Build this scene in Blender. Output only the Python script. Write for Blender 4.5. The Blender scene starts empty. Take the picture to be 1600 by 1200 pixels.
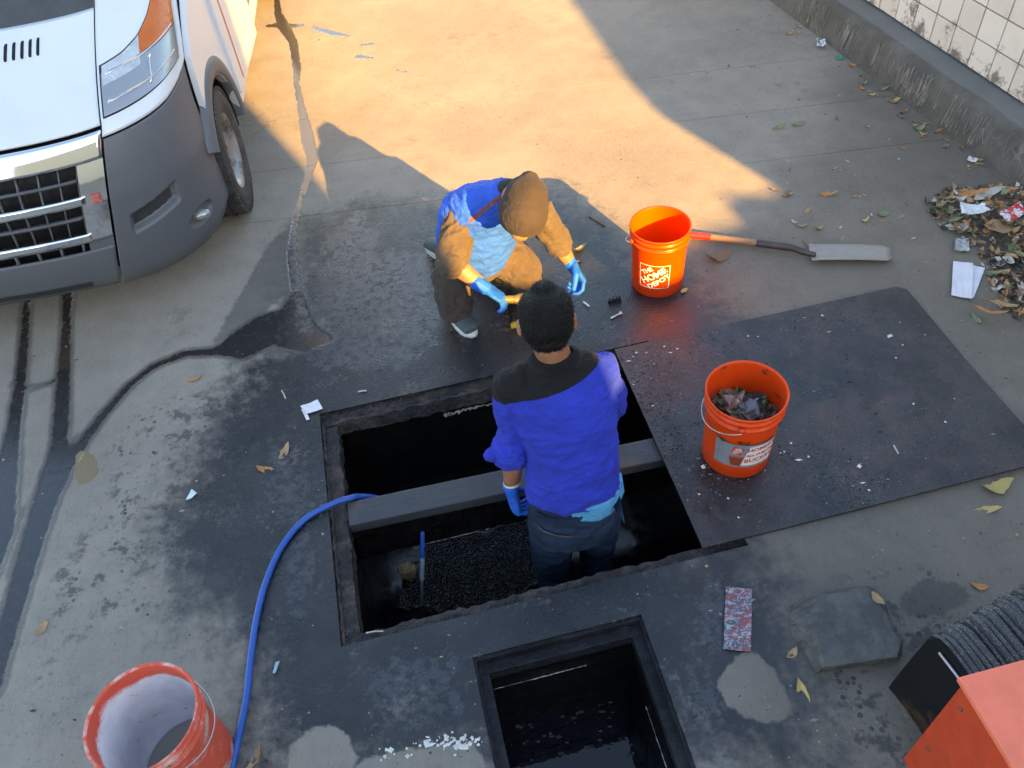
import bpy, bmesh, math, random
import numpy as np
from mathutils import Vector, Matrix, noise as mnoise
random.seed(7)
sc = bpy.context.scene
COL = sc.collection
R = math.radians

# ---------------------------------------------------------------- camera
CAM_H, CAM_PITCH, CAM_ROLL, CAM_F = 2.8, R(47.73), R(-6.85), 1302.0   # focal length in photo pixels (1600 wide)
PIT_YAW = R(7.8)                                                      # how the pits lie on the ground
_fw = Vector((0, math.cos(CAM_PITCH), -math.sin(CAM_PITCH)))
_r0 = Vector((1, 0, 0)); _u0 = _r0.cross(_fw)
_c, _s = math.cos(CAM_ROLL), math.sin(CAM_ROLL)
_rt = _c*_r0 + _s*_u0
_up = -_s*_r0 + _c*_u0
cd = bpy.data.cameras.new('camera'); cam = bpy.data.objects.new('camera', cd); COL.objects.link(cam)
m3 = Matrix((_rt, _up, -_fw)).transposed()
cam.matrix_world = Matrix.Translation((0, 0, CAM_H)) @ m3.to_4x4()
cd.sensor_width = 36; cd.lens = 36*CAM_F/1600; cd.clip_start = .05; cd.clip_end = 1000
sc.camera = cam

# ---------------------------------------------------------------- daylight
SUN_EL, SUN_L = R(20), Vector((-.47, .882, 0)).normalized()          # low sun behind the camera to the right; SUN_L = where light travels
w = bpy.data.worlds.new('World'); sc.world = w; w.use_nodes = True
nt = w.node_tree; nt.nodes.clear()
sky = nt.nodes.new('ShaderNodeTexSky'); sky.sky_type = 'NISHITA'; sky.sun_disc = False
sky.sun_elevation = SUN_EL; sky.sun_rotation = math.atan2(-SUN_L.x, -SUN_L.y)
sky.air_density = 1.0; sky.dust_density = .6; sky.ozone_density = 1.3
bg = nt.nodes.new('ShaderNodeBackground'); bg.inputs['Strength'].default_value = .115
wo = nt.nodes.new('ShaderNodeOutputWorld')
nt.links.new(sky.outputs[0], bg.inputs[0]); nt.links.new(bg.outputs[0], wo.inputs[0])
sd = bpy.data.lights.new('sun', 'SUN'); sun = bpy.data.objects.new('sun', sd); COL.objects.link(sun)
sd.energy = 4.8; sd.angle = R(.45); sd.color = (1, .58, .15)
ldir = Vector((SUN_L.x*math.cos(SUN_EL), SUN_L.y*math.cos(SUN_EL), -math.sin(SUN_EL)))
sun.rotation_euler = ldir.to_track_quat('-Z', 'Y').to_euler(); sun.location = (4, -8, 6)
sc.view_settings.view_transform = 'Standard'; sc.view_settings.look = 'None'
sc.view_settings.exposure = 2.68; sc.view_settings.gamma = 1
sc.view_settings.use_curve_mapping = False
sc.view_settings.use_white_balance = True; sc.view_settings.white_balance_temperature = 7800   # the phone balanced for the blue shade
sc.cycles.max_bounces = 6; sc.cycles.diffuse_bounces = 3; sc.cycles.glossy_bounces = 3; sc.cycles.use_denoising = True

# ---------------------------------------------------------------- helpers
def at(x, y, z=0.0):
    """photo position (1600x1200) and height above the ground -> point in the place"""
    d = (x-800)/CAM_F*_rt - (y-600)/CAM_F*_up + _fw
    t = (z-CAM_H)/d.z
    return Vector((0, 0, CAM_H)) + t*d
_py, _ps = math.cos(PIT_YAW), math.sin(PIT_YAW)
def pq(p, q, z=0.0): return Vector((p*_py - q*_ps, p*_ps + q*_py, z))
def la(l, a, z=0.0):
    n = Vector((SUN_L.y, -SUN_L.x, 0)); return n*l + SUN_L*a + Vector((0, 0, z))

def tag(o, label=None, cat=None, group=None, kind=None):
    if label: o['label'] = label
    if cat: o['category'] = cat
    if group: o['group'] = group
    if kind: o['kind'] = kind
    return o
def link(o, parent=None):
    COL.objects.link(o)
    if parent is not None: o.parent = parent
    return o
def empty(name, loc=(0, 0, 0), rz=0.0, **k):
    o = bpy.data.objects.new(name, None); o.empty_display_size = .05
    o.location = loc; o.rotation_euler = (0, 0, rz); link(o); tag(o, **k); return o
def obj(name, me, mat=None, parent=None, smooth=False, world=False, **k):
    """link a mesh (or bmesh) as one object; world=True: its vertices are in world space although it has a parent"""
    if isinstance(me, bmesh.types.BMesh):
        b = me; me = bpy.data.meshes.new(name); b.to_mesh(me); b.free()
    if mat is not None and len(me.materials) == 0:
        for mm in (mat if isinstance(mat, (list, tuple)) else [mat]): me.materials.append(mm)
    if smooth: me.polygons.foreach_set('use_smooth', [True]*len(me.polygons))
    o = bpy.data.objects.new(name, me); link(o, parent)
    if world and parent is not None:
        o.matrix_parent_inverse = (Matrix.Translation(parent.location) @ parent.rotation_euler.to_matrix().to_4x4()).inverted()
    tag(o, **k); return o
def recenter(root_name, bm, loc):
    bmesh.ops.translate(bm, verts=bm.verts, vec=-Vector(loc))
def thing(name, bm, mat, loc, smooth=False, **k):
    """single-mesh thing whose vertices are given in world space; origin moved to loc"""
    bmesh.ops.translate(bm, verts=bm.verts, vec=-Vector(loc))
    o = obj(name, bm, mat, None, smooth, **k); o.location = loc; return o

def box(bm, c, s, rz=0.0, bev=0.0, mat=None):
    r = bmesh.ops.create_cube(bm, size=1)
    vs = r['verts']
    M = Matrix.Translation(c) @ Matrix.Rotation(rz, 4, 'Z') @ (mat or Matrix()) @ Matrix.Diagonal((s[0], s[1], s[2], 1))
    bmesh.ops.transform(bm, matrix=M, verts=vs)
    if bev:
        es = list({e for v in vs for e in v.link_edges})
        bmesh.ops.bevel(bm, geom=es, offset=bev, segments=2, affect='EDGES', profile=.6)
    return bm
def lathe(bm, prof, n=40, c=(0, 0, 0), axis='Z', close=False, cap=True):
    rings = []
    for r, z in prof:
        ring = []
        for i in range(n):
            a = 2*math.pi*i/n
            if axis == 'Z': p = (c[0]+r*math.cos(a), c[1]+r*math.sin(a), c[2]+z)
            else: p = (c[0]+z, c[1]+r*math.cos(a), c[2]+r*math.sin(a))
            ring.append(bm.verts.new(p))
        rings.append(ring)
    pairs = list(zip(rings, rings[1:])) + ([(rings[-1], rings[0])] if close else [])
    for A, B in pairs:
        for i in range(n):
            j = (i+1) % n
            bm.faces.new((A[i], A[j], B[j], B[i]))
    if not close and cap:
        if prof[0][0] > 1e-6: bm.faces.new(rings[0][::-1])
        if prof[-1][0] > 1e-6: bm.faces.new(rings[-1])
    return rings
def cat_rom(P, n):
    P = [Vector(p) for p in P]; out = []
    for i in range(len(P)-1):
        p0 = P[max(i-1, 0)]; p1 = P[i]; p2 = P[i+1]; p3 = P[min(i+2, len(P)-1)]
        for k in range(n):
            t = k/n
            out.append(.5*((2*p1)+(p2-p0)*t+(2*p0-5*p1+4*p2-p3)*t*t+(3*p1-p0-3*p2+p3)*t**3))
    out.append(P[-1]); return out
def loft(bm, secs, side=(1, 0, 0), n=18, round_ends=True):
    """closed tube through sections (centre, half_width along side, half_depth)"""
    S = [(Vector(c), a, b) for c, a, b in secs]
    side = Vector(side)
    C = [s[0] for s in S]
    rings = []
    def ring(c, t, a, b):
        sv = side - t*side.dot(t)
        if sv.length < 1e-3: sv = Vector((0, 1, 0)) - t*t.y
        sv.normalize(); ov = t.cross(sv)
        return [bm.verts.new(c + sv*a*math.cos(2*math.pi*i/n) + ov*b*math.sin(2*math.pi*i/n)) for i in range(n)]
    T = []
    for i in range(len(C)):
        t = (C[min(i+1, len(C)-1)] - C[max(i-1, 0)]).normalized(); T.append(t)
    if round_ends:
        c, a, b = S[0]; m = min(a, b)
        for k in (.95, .7, .38):
            q = math.sqrt(1-k*k); rings.append(ring(c - T[0]*m*k*.7, T[0], a*q, b*q))
    for (c, a, b), t in zip(S, T): rings.append(ring(c, t, a, b))
    if round_ends:
        c, a, b = S[-1]; m = min(a, b)
        for k in (.38, .7, .95):
            q = math.sqrt(1-k*k); rings.append(ring(c + T[-1]*m*k*.7, T[-1], a*q, b*q))
    for A, B in zip(rings, rings[1:]):
        for i in range(n):
            j = (i+1) % n; bm.faces.new((A[i], A[j], B[j], B[i]))
    bm.faces.new(rings[0][::-1]); bm.faces.new(rings[-1])
def tube(bm, pts, r, n=10, side=(0, 0, 1)):
    rr = r if isinstance(r, (list, tuple)) else [r]*len(pts)
    loft(bm, [(p, q, q) for p, q in zip(pts, rr)], side, n)
def ell(bm, c, r, rot=None, sub=3):
    q = bmesh.ops.create_icosphere(bm, subdivisions=sub, radius=1)
    M = Matrix.Translation(c) @ (rot.to_4x4() if rot is not None else Matrix()) @ Matrix.Diagonal((r[0], r[1], r[2], 1))
    bmesh.ops.transform(bm, matrix=M, verts=q['verts'])
def fuse(bm, voxel=.008, smooth=6):
    """melt overlapping closed pieces of a bmesh into one continuous skin, return a mesh"""
    me = bpy.data.meshes.new('tmp'); bmesh.ops.recalc_face_normals(bm, faces=bm.faces); bm.to_mesh(me); bm.free()
    o = bpy.data.objects.new('tmp', me); COL.objects.link(o)
    m = o.modifiers.new('r', 'REMESH'); m.mode = 'VOXEL'; m.voxel_size = voxel
    if smooth:
        s = o.modifiers.new('s', 'SMOOTH'); s.factor = .5; s.iterations = smooth
    dg = bpy.context.evaluated_depsgraph_get(); dg.update()
    out = bpy.data.meshes.new_from_object(o.evaluated_get(dg))
    bpy.data.objects.remove(o); bpy.data.meshes.remove(me)
    return out
def wrinkle(me, amp=.006, scale=9.0, stretch=(1, 1, .35), seed=0.0, hem=None):
    """cloth folds: ridged noise pushed along the normals"""
    me.update()
    nv = [v.normal.copy() for v in me.vertices]
    for v, n in zip(me.vertices, nv):
        p = Vector((v.co.x*stretch[0], v.co.y*stretch[1], v.co.z*stretch[2]))*scale + Vector((seed, seed*.7, 0))
        wv = mnoise.noise_vector(p*.6)*.8
        a = 1-abs(mnoise.noise(p+wv)); b = 1-abs(mnoise.noise((p+wv)*2.1+Vector((3, 1, 7))))
        v.co += n*amp*((a*a-.55)*1.5 + (b*b-.55)*.6)
def prism(bm, poly, z0, z1, bev=0):
    """upright prism from a list of (x,y); poly counter-clockwise"""
    a = [bm.verts.new((p[0], p[1], z0)) for p in poly]; b = [bm.verts.new((p[0], p[1], z1)) for p in poly]
    n = len(poly)
    fs = [bm.faces.new(b), bm.faces.new(a[::-1])]
    for i in range(n): fs.append(bm.faces.new((a[i], a[(i+1) % n], b[(i+1) % n], b[i])))
    bmesh.ops.recalc_face_normals(bm, faces=fs)
    if bev: bmesh.ops.bevel(bm, geom=[e for e in bm.edges], offset=bev, segments=2, affect='EDGES')

# ---------------------------------------------------------------- material builder
class Mat:
    def __init__(s, name, col=(.5, .5, .5), rough=.6, metal=0.0, spec=.5, **kw):
        s.m = bpy.data.materials.new(name); s.m.use_nodes = True; s.t = s.m.node_tree
        s.b = s.t.nodes['Principled BSDF']
        s.set('Base Color', col if not isinstance(col, tuple) else (*col, 1)[:4]); s.set('Roughness', rough); s.set('Metallic', metal)
        s.set('Specular IOR Level', spec)
        for k, v in kw.items(): s.set(k.replace('_', ' '), v)
        s._tc = None
    def set(s, k, v):
        i = s.b.inputs[k]
        if isinstance(v, bpy.types.NodeSocket): s.t.links.new(v, i)
        else: i.default_value = v
        return s
    def n(s, typ, **props):
        x = s.t.nodes.new(typ)
        for k, v in props.items(): setattr(x, k, v)
        return x
    def inp(s, node, k, v):
        i = node.inputs[k]
        if isinstance(v, bpy.types.NodeSocket): s.t.links.new(v, i)
        elif isinstance(v, tuple) and i.type == 'RGBA': i.default_value = (*v, 1)[:4]
        else: i.default_value = v
    def co(s, kind='Object', scale=None):
        if s._tc is None: s._tc = s.n('ShaderNodeTexCoord')
        o = s._tc.outputs[kind]
        if scale:
            mp = s.n('ShaderNodeMapping'); s.t.links.new(o, mp.inputs[0]); mp.inputs['Scale'].default_value = scale; o = mp.outputs[0]
        return o
    def noise(s, scale, detail=4, rough=.6, vec=None, dist=0.0):
        x = s.n('ShaderNodeTexNoise'); s.inp(x, 'Scale', scale); s.inp(x, 'Detail', detail); s.inp(x, 'Roughness', rough); s.inp(x, 'Distortion', dist)
        s.inp(x, 'Vector', vec if vec is not None else s.co()); return x.outputs['Fac']
    def vor(s, scale, vec=None, feature='F1', out='Distance', rand=1.0):
        x = s.n('ShaderNodeTexVoronoi', feature=feature); s.inp(x, 'Scale', scale); s.inp(x, 'Vector', vec if vec is not None else s.co()); s.inp(x, 'Randomness', rand)
        return x.outputs[out]
    def math(s, op, a, b=0.0, c=None, clamp=False):
        x = s.n('ShaderNodeMath', operation=op, use_clamp=clamp); s.inp(x, 0, a); s.inp(x, 1, b)
        if c is not None: s.inp(x, 2, c)
        return x.outputs[0]
    def step(s, x, a, b, c=0.0, d=1.0):
        m = s.n('ShaderNodeMapRange', interpolation_type='SMOOTHSTEP'); s.inp(m, 0, x); s.inp(m, 1, a); s.inp(m, 2, b); s.inp(m, 3, c); s.inp(m, 4, d); return m.outputs[0]
    def mix(s, f, a, b, mode='MIX'):
        x = s.n('ShaderNodeMix', data_type='RGBA', blend_type=mode); s.inp(x, 0, f); s.inp(x, 6, a); s.inp(x, 7, b); return x.outputs[2]
    def mul(s, col, k):
        return s.mix(1.0, col, k if not isinstance(k, (int, float)) else (k, k, k), 'MULTIPLY')
    def attr(s, name, out='Fac'):
        x = s.n('ShaderNodeAttribute', attribute_name=name); return x.outputs[out]
    def ramp(s, f, stops):
        x = s.n('ShaderNodeValToRGB'); s.inp(x, 0, f); e = x.color_ramp.elements
        while len(e) < len(stops): e.new(.5)
        for el, (p, c) in zip(e, stops): el.position = p; el.color = (*c, 1)
        return x.outputs[0]
    def bump(s, h, strength=.4, dist=.01):
        x = s.n('ShaderNodeBump'); s.inp(x, 'Height', h); s.inp(x, 'Strength', strength); s.inp(x, 'Distance', dist); s.set('Normal', x.outputs[0]); return s
def simple(name, col, rough=.6, metal=0.0, var=.15, vs=14, bump=.15, bs=60, bd=.004, dirt=None, dirt_th=(.56, .68), dirt_s=6, **kw):
    """a paint / plastic / cloth material with uneven colour, fine relief and optional dirt"""
    m = Mat(name, col, rough, metal, **kw)
    c = m.mix(m.step(m.noise(vs, 5), .3, .7), tuple(x*(1-var) for x in col), tuple(min(1, x*(1+var)) for x in col))
    if dirt:
        c = m.mix(m.step(m.noise(dirt_s, 6, .7), *dirt_th), c, dirt)
    m.set('Base Color', c)
    m.set('Roughness', m.step(m.noise(vs*1.7, 4), .3, .7, max(.02, rough*.85), min(1, rough*1.15)))
    if bump: m.bump(m.noise(bs, 4), bump, bd)
    return m.m
# ================================================================ GROUND
# stain outlines, given where they lie in the photograph and turned into metres on the ground
def gpts(L): return [np.array(at(x, y, 0)[:2]) for x, y in L]
def sd_poly(P, poly):
    """signed distance in metres, positive inside"""
    d = np.full(len(P), 1e9); inside = np.zeros(len(P), bool); n = len(poly)
    for i in range(n):
        a, b = poly[i], poly[(i+1) % n]; e = b-a; w_ = P-a
        t = np.clip((w_@e)/(e@e), 0, 1); d = np.minimum(d, np.hypot(*(w_-t[:, None]*e).T))
        c = ((a[1] <= P[:, 1]) & (b[1] > P[:, 1])) | ((b[1] <= P[:, 1]) & (a[1] > P[:, 1]))
        xi = a[0]+(P[:, 1]-a[1])/(b[1]-a[1]+1e-12)*(b[0]-a[0]); inside ^= c & (P[:, 0] < xi)
    return np.where(inside, d, -d)
def sd_line(P, pts, ws):
    d = np.full(len(P), -1e9)
    for (a, wa), (b, wb) in zip(zip(pts, ws), zip(pts[1:], ws[1:])):
        e = b-a; w_ = P-a; t = np.clip((w_@e)/(e@e), 0, 1)
        d = np.maximum(d, (wa+(wb-wa)*t)-np.hypot(*(w_-t[:, None]*e).T))
    return d
def line(L): return gpts([l[:2] for l in L]), [l[2] for l in L]
OIL = [gpts(L) for L in (
    [(455, 346), (580, 326), (705, 308), (800, 300), (880, 300), (990, 380), (1085, 440), (1150, 505), (1080, 560), (1090, 860), (1140, 850), (1180, 880), (1225, 905),
     (1240, 960), (1262, 1010), (1272, 1100), (1275, 1230), (372, 1230), (385, 1130), (372, 1035), (335, 985), (285, 955), (240, 870), (245, 800), (290, 720), (330, 640), (372, 585), (395, 560), (470, 520), (455, 430)],)]
DRY = [gpts(L) for L in (
    [(1119, 1068), (1135, 1042), (1161, 1016), (1190, 1026), (1210, 1048), (1223, 1071), (1242, 1107), (1233, 1120), (1203, 1131), (1177, 1126), (1138, 1104)],
    [(450, 1170), (480, 1140), (520, 1130), (545, 1150), (560, 1190), (520, 1225), (450, 1220)],
    [(560, 1190), (640, 1170), (740, 1160), (775, 1225), (560, 1225)])]
WETL = [line(L) for L in (
    [(46, 425, .022), (40, 500, .024), (33, 590, .028), (20, 680, .036), (10, 745, .055), (2, 830, .06), (-20, 900, .05)],
    [(108, 420, .034), (103, 520, .026), (98, 610, .036), (94, 690, .04), (92, 730, .07), (70, 790, .055), (48, 860, .05), (28, 930, .045), (8, 1000, .04), (-10, 1080, .03)],
    [(420, 520, .1), (370, 540, .07), (330, 550, .028), (290, 552, .024), (240, 572, .022), (200, 604, .022), (160, 650, .024), (130, 690, .03), (112, 718, .04)],
    [(18, 601, .004), (60, 605, .006), (85, 595, .006)])]
WETP = [gpts([(460, 445), (440, 482), (398, 496), (350, 530), (343, 556), (380, 562), (425, 540), (470, 552), (525, 530), (490, 505), (478, 470)])]
TRAIL = [line(L) for L in (
    [(430, -30, .016), (434, 20, .03), (442, 40, .05), (458, 66, .035), (464, 110, .03), (463, 130, .022), (472, 175, .028), (480, 215, .045), (488, 250, .035), (480, 280, .026), (468, 318, .018), (460, 345, .02), (456, 400, .03), (462, 450, .03)],
    [(420, 40, .03), (470, 40, .03)], [(487, 42, .02), (520, 52, .03), (545, 56, .018)], [(562, 70, .02), (582, 68, .02)], [(560, 88, .03), (580, 90, .02)], [(616, 109, .012), (640, 113, .014)],
    [(505, 66, .012), (497, 62, .012)])]
RUST = [line(L) for L in ([(462, 345, .03), (458, 400, .05), (470, 470, .05), (480, 520, .04)],)]
MUD = [gpts([(118, 706), (138, 704), (154, 722), (156, 738), (143, 752), (122, 762), (116, 740)])]
SPECK = [gpts([(170, 700), (230, 640), (330, 590), (400, 580), (420, 700), (380, 860), (385, 960), (300, 1010), (220, 960), (120, 1010), (60, 1120), (60, 900), (150, 800)]),
         gpts([(1270, 900), (1450, 880), (1560, 960), (1500, 1230), (1270, 1230)])]
DAMP = [gpts(L) for L in ([(1405, 930), (1440, 905), (1500, 912), (1520, 935), (1470, 965), (1410, 965)], [(985, 470), (1050, 440), (1100, 470), (1110, 515), (1030, 535), (960, 530)],
                          [(330, 540), (420, 380), (455, 350), (460, 450), (400, 500)])]
SHEEN = [gpts(L) for L in ([(490, 420), (530, 330), (580, 325), (600, 380), (690, 400), (720, 450), (690, 540), (560, 600), (470, 600), (480, 500)], [(1090, 900), (1180, 890), (1225, 960), (1130, 1010), (1115, 1080), (1140, 1140), (1190, 1150), (1180, 1230), (1080, 1230)], [(400, 700), (480, 680), (500, 980), (440, 1000), (420, 860)], [(560, 1040), (720, 1010), (740, 1130), (600, 1140)])]
DARKER = [gpts([(985, 395), (1100, 372), (1180, 330), (1240, 250), (1300, 120), (1400, 30), (1500, -60), (1900, 200), (1900, 1300), (1080, 1300), (1095, 870), (1085, 600), (1010, 520)])]
def fields(P):
    mx = lambda A: np.maximum.reduce(A)
    F = {}
    F['f_oil'] = mx([sd_poly(P, p) for p in OIL])
    F['f_dry'] = mx([sd_poly(P, p) for p in DRY])
    F['f_wet'] = mx([sd_line(P, *l) for l in WETL] + [sd_poly(P, p) for p in WETP])
    F['f_trail'] = mx([sd_line(P, *l) for l in TRAIL])
    F['f_mud'] = mx([sd_poly(P, p) for p in MUD])
    F['f_speck'] = mx([sd_poly(P, p) for p in SPECK])
    F['f_damp'] = mx([sd_poly(P, p) for p in DAMP])
    F['f_sheen'] = mx([sd_poly(P, p) for p in SHEEN])
    F['f_darker'] = mx([sd_poly(P, p) for p in DARKER])
    F['f_rust'] = mx([sd_line(P, *l) for l in RUST])
    return F

def ground_material():
    m = Mat('stained_concrete')
    co = m.co('Object')
    big = m.noise(.9, 5, .6); mid = m.noise(7, 6, .65); fine = m.noise(60, 5, .7); brush = m.noise(5, 4, .6, m.co('Object', (40, 3, 1)))
    edge = m.math('SUBTRACT', m.noise(16, 6, .65), .5)               # ragged edges
    edgef = m.math('SUBTRACT', m.noise(45, 4, .6), .5)
    c = m.mix(m.step(big, .3, .7), (.205, .180, .150), (.285, .250, .208))
    c = m.mix(m.step(mid, .35, .75, 0, .45), c, (.165, .146, .125))
    c = m.mix(m.step(brush, .45, .8, 0, .35), c, (.33, .295, .245))
    c = m.mix(m.step(fine, .62, .75, 0, .55), c, (.08, .070, .060))
    c = m.mix(m.step(m.noise(130, 2, .5), .70, .74, 0, .8), c, (.33, .30, .26))
    dirt = m.step(m.math('MULTIPLY_ADD', m.math('SUBTRACT', m.noise(1.6, 5, .65), .5), .7, m.attr('f_darker')), -.22, .30)  # concrete darker over the right side, with a ragged edge
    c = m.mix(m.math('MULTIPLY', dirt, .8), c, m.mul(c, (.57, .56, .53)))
    dif = lambda a, k, e, k2: m.math('MULTIPLY_ADD', e, k2, m.math('MULTIPLY_ADD', edge, k, m.attr(a)))
    # oily film around the pits, worn through in patches
    oil = m.step(m.math('MULTIPLY_ADD', m.math('SUBTRACT', m.noise(2.0, 5, .65), .5), .55, dif('f_oil', .34, edgef, .16)), -.16, .17)
    worn = m.step(m.math('ADD', m.math('MULTIPLY', m.noise(3.2, 6, .7), .8), m.math('MULTIPLY', edgef, .5)), .44, .58)
    oil = m.math('MULTIPLY', oil, m.math('MULTIPLY_ADD', worn, -.28, 1.0))
    dry = m.step(dif('f_dry', .05, edgef, .02), -.006, .006)
    oil = m.math('MULTIPLY', oil, m.math('MULTIPLY_ADD', dry, -.85, 1.0))
    oilc = m.mix(m.step(m.noise(4, 5, .7), .38, .68), (.007, .008, .010), (.019, .019, .022))
    oilc = m.mix(m.step(m.noise(2.1, 4), .56, .72, 0, .6), oilc, (.030, .020, .024))
    c1 = m.mix(oil, c, oilc)
    # spots and tread prints
    sp = m.step(m.vor(34, None, 'F1'), .40, .28)
    sp = m.math('MULTIPLY', sp, m.step(m.noise(5.5, 4, .7), .50, .62))
    sp = m.math('MULTIPLY', sp, m.step(dif('f_speck', .2, edgef, 0.0), -.1, .1))
    blot = m.math('MULTIPLY', m.step(m.noise(9, 6, .72), .52, .60), m.step(dif('f_speck', .25, edgef, .0), -.05, .12))
    sp = m.math('MAXIMUM', m.math('MULTIPLY', sp, .9), m.math('MULTIPLY', blot, .7))
    damp = m.step(dif('f_damp', .07, edgef, .02), -.01, .012)
    sp = m.math('MAXIMUM', sp, m.math('MULTIPLY', damp, .55))
    c1 = m.mix(sp, c1, (.032, .032, .035))
    # splashes anywhere
    c1 = m.mix(m.math('MULTIPLY', m.step(m.noise(2.6, 5, .7), .60, .72), .35), c1, (.06, .058, .056))
    # run-off streams: wet core, damp margin
    fw = dif('f_wet', .028, edgef, .012)
    wet = m.step(fw, -.010, .012); halo = m.step(fw, -.026, -.008)
    ft = dif('f_trail', .03, edgef, .02)
    trail = m.step(ft, -.003, .005)
    rust = m.math('MULTIPLY', m.step(dif('f_rust', .10, edgef, .08), -.01, .03), m.step(m.noise(22, 5, .7), .42, .56))
    c2 = m.mix(m.math('MULTIPLY', halo, .62), c1, (.045, .045, .048))
    c2 = m.mix(wet, c2, (.020, .018, .018))
    c2 = m.mix(m.math('MULTIPLY', trail, .92), c2, (.030, .030, .036))
    c2 = m.mix(m.math('MULTIPLY', rust, .7), c2, (.12, .105, .09))
    mud = m.step(dif('f_mud', .03, edgef, .006), -.002, .003)
    c2 = m.mix(mud, c2, (.20, .145, .085))
    c2 = m.mix(m.math('MULTIPLY', m.math('MULTIPLY', m.step(m.noise(34, 5, .75), .56, .64), m.step(m.noise(1.3, 4, .6), .40, .62, .12, 1.0)), m.math('MULTIPLY_ADD', oil, .35, .30)), c2, (.016, .015, .016))
    c2 = m.mix(m.math('MULTIPLY', m.step(m.vor(60, None, 'F1'), .09, .05), m.step(m.noise(2, 4), .50, .65)), c2, (.02, .019, .019))
    m.set('Base Color', c2)
    r = m.step(fine, .3, .7, .62, .85)
    ro = m.step(m.noise(2.4, 6, .72), .36, .66, .16, .45)
    lerp = lambda f, a, b: m.math('ADD', m.math('MULTIPLY', m.math('SUBTRACT', 1.0, f), a), m.math('MULTIPLY', f, b))
    r = lerp(oil, r, ro); r = lerp(m.math('MULTIPLY', halo, .5), r, .45)
    r = lerp(wet, r, m.step(m.noise(30, 3), .35, .7, .10, .32)); r = lerp(trail, r, .12); r = lerp(mud, r, .15)
    sheen = m.math('MULTIPLY', m.step(m.math('MULTIPLY_ADD', m.noise(3.0, 6, .7), 1.0, m.math('MULTIPLY', m.math('MINIMUM', m.attr('f_sheen'), .12), 1.6)), .50, .62), oil)
    sheen = m.math('MULTIPLY', sheen, m.step(m.noise(24, 6, .75), .40, .54, .12, 1.0))
    r = lerp(sheen, r, .16)
    m.set('IOR', lerp(m.math('MAXIMUM', m.math('MAXIMUM', trail, m.math('MULTIPLY', wet, .35)), m.math('MAXIMUM', m.math('MULTIPLY', oil, .20), m.math('MULTIPLY', sheen, .6))), 1.45, 2.05))
    m.set('Roughness', r)
    flat = m.math('SUBTRACT', 1.0, m.math('MAXIMUM', m.math('MULTIPLY', wet, .85), m.math('MULTIPLY', trail, .9)))
    h = m.math('ADD', m.math('MULTIPLY', fine, .5), m.math('ADD', m.math('MULTIPLY', m.noise(140, 3), .35), m.math('MULTIPLY', mid, .6)))
    m.bump(m.math('MULTIPLY', h, flat), .8, .006)
    return m.m
GROUND_M = ground_material()

# pit openings in the pit frame (p along the long side, q away from the camera)
PIT1 = (-.53, 1.02, 1.462, 2.600)        # outer edge of the recess round the large opening
PIT2 = (-.078, .542, .16, 1.300)
def cut_holes(bm):
    for (p0, p1, q0, q1) in (PIT1, PIT2):
        P = Vector((_py, _ps, 0)); Q = Vector((-_ps, _py, 0))
        for nrm, d in ((P, p0), (P, p1), (Q, q0), (Q, q1)):
            g = [f for f in bm.faces if any((v.co.xy - pq((p0+p1)/2, (q0+q1)/2).xy).length < 1.4 for v in f.verts) or f.calc_area() > .3]
            ge = list({e for f in g for e in f.edges}); gv = list({v for f in g for v in f.verts})
            bmesh.ops.bisect_plane(bm, geom=g+ge+gv, plane_co=nrm*d, plane_no=nrm, dist=1e-5)
    kill = []
    for f in bm.faces:
        c = f.calc_center_median(); p = c.x*_py+c.y*_ps; q = -c.x*_ps+c.y*_py
        if any(a[0] < p < a[1] and a[2] < q < a[3] for a in (PIT1, PIT2)): kill.append(f)
    bmesh.ops.delete(bm, geom=kill, context='FACES')
def sheet(xs, ys, z):
    bm = bmesh.new(); V = [[bm.verts.new((x, y, z)) for x in xs] for y in ys]
    for j in range(len(ys)-1):
        for i in range(len(xs)-1): bm.faces.new((V[j][i], V[j][i+1], V[j+1][i+1], V[j+1][i]))
    return bm
def put_fields(me):
    n = len(me.vertices); co = np.empty(n*3); me.vertices.foreach_get('co', co); P = co.reshape(-1, 3)[:, :2]
    for k, v in fields(P).items():
        a = me.attributes.new(k, 'FLOAT', 'POINT'); a.data.foreach_set('value', np.clip(v, -1, 1).astype(np.float32))

bm = sheet([-150, -40, -12, -3, 3, 12, 40, 150], [-150, -40, -12, 0, 4, 12, 40, 150], -.014); cut_holes(bm)
ground = obj('ground', bm, simple('ground_base', (.075, .072, .068), .9, bs=20), kind='structure')
fx = list(np.arange(-3.6, 3.61, .03)); far_l = [-12, -8, -5, -4.2]; far_r = [4.2, 5, 8, 12]
JOINTS = [-9, -3.2, 4.03, 4.55, 5.12, 8.4, 14]
for y0, y1 in zip(JOINTS, JOINTS[1:]):
    y0 += .0018; y1 -= .0018
    if y0 > -3.5 and y0 < 8:
        lo = max(y0, .2); hi = min(y1, 8.38)
        ys = ([y0] if y0 < lo-.01 else []) + list(np.linspace(lo, hi, max(3, int((hi-lo)/.03))+1)) + ([y1] if y1 > hi+.01 else [])
        xs = far_l + fx + far_r
    else: ys = [y0, (y0+y1)/2, y1]; xs = [-12, 0, 12]
    bm = sheet(xs, ys, 0)
    if y0 < 4 < y1+.1 and y0 > -4: cut_holes(bm)
    be = [e for e in bm.edges if e.is_boundary]
    r = bmesh.ops.extrude_edge_only(bm, edges=be)
    bmesh.ops.translate(bm, verts=[g for g in r['geom'] if isinstance(g, bmesh.types.BMVert)], vec=(0, 0, -.012))
    o = obj('concrete_slab', bm, GROUND_M, ground); put_fields(o.data)

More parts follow.
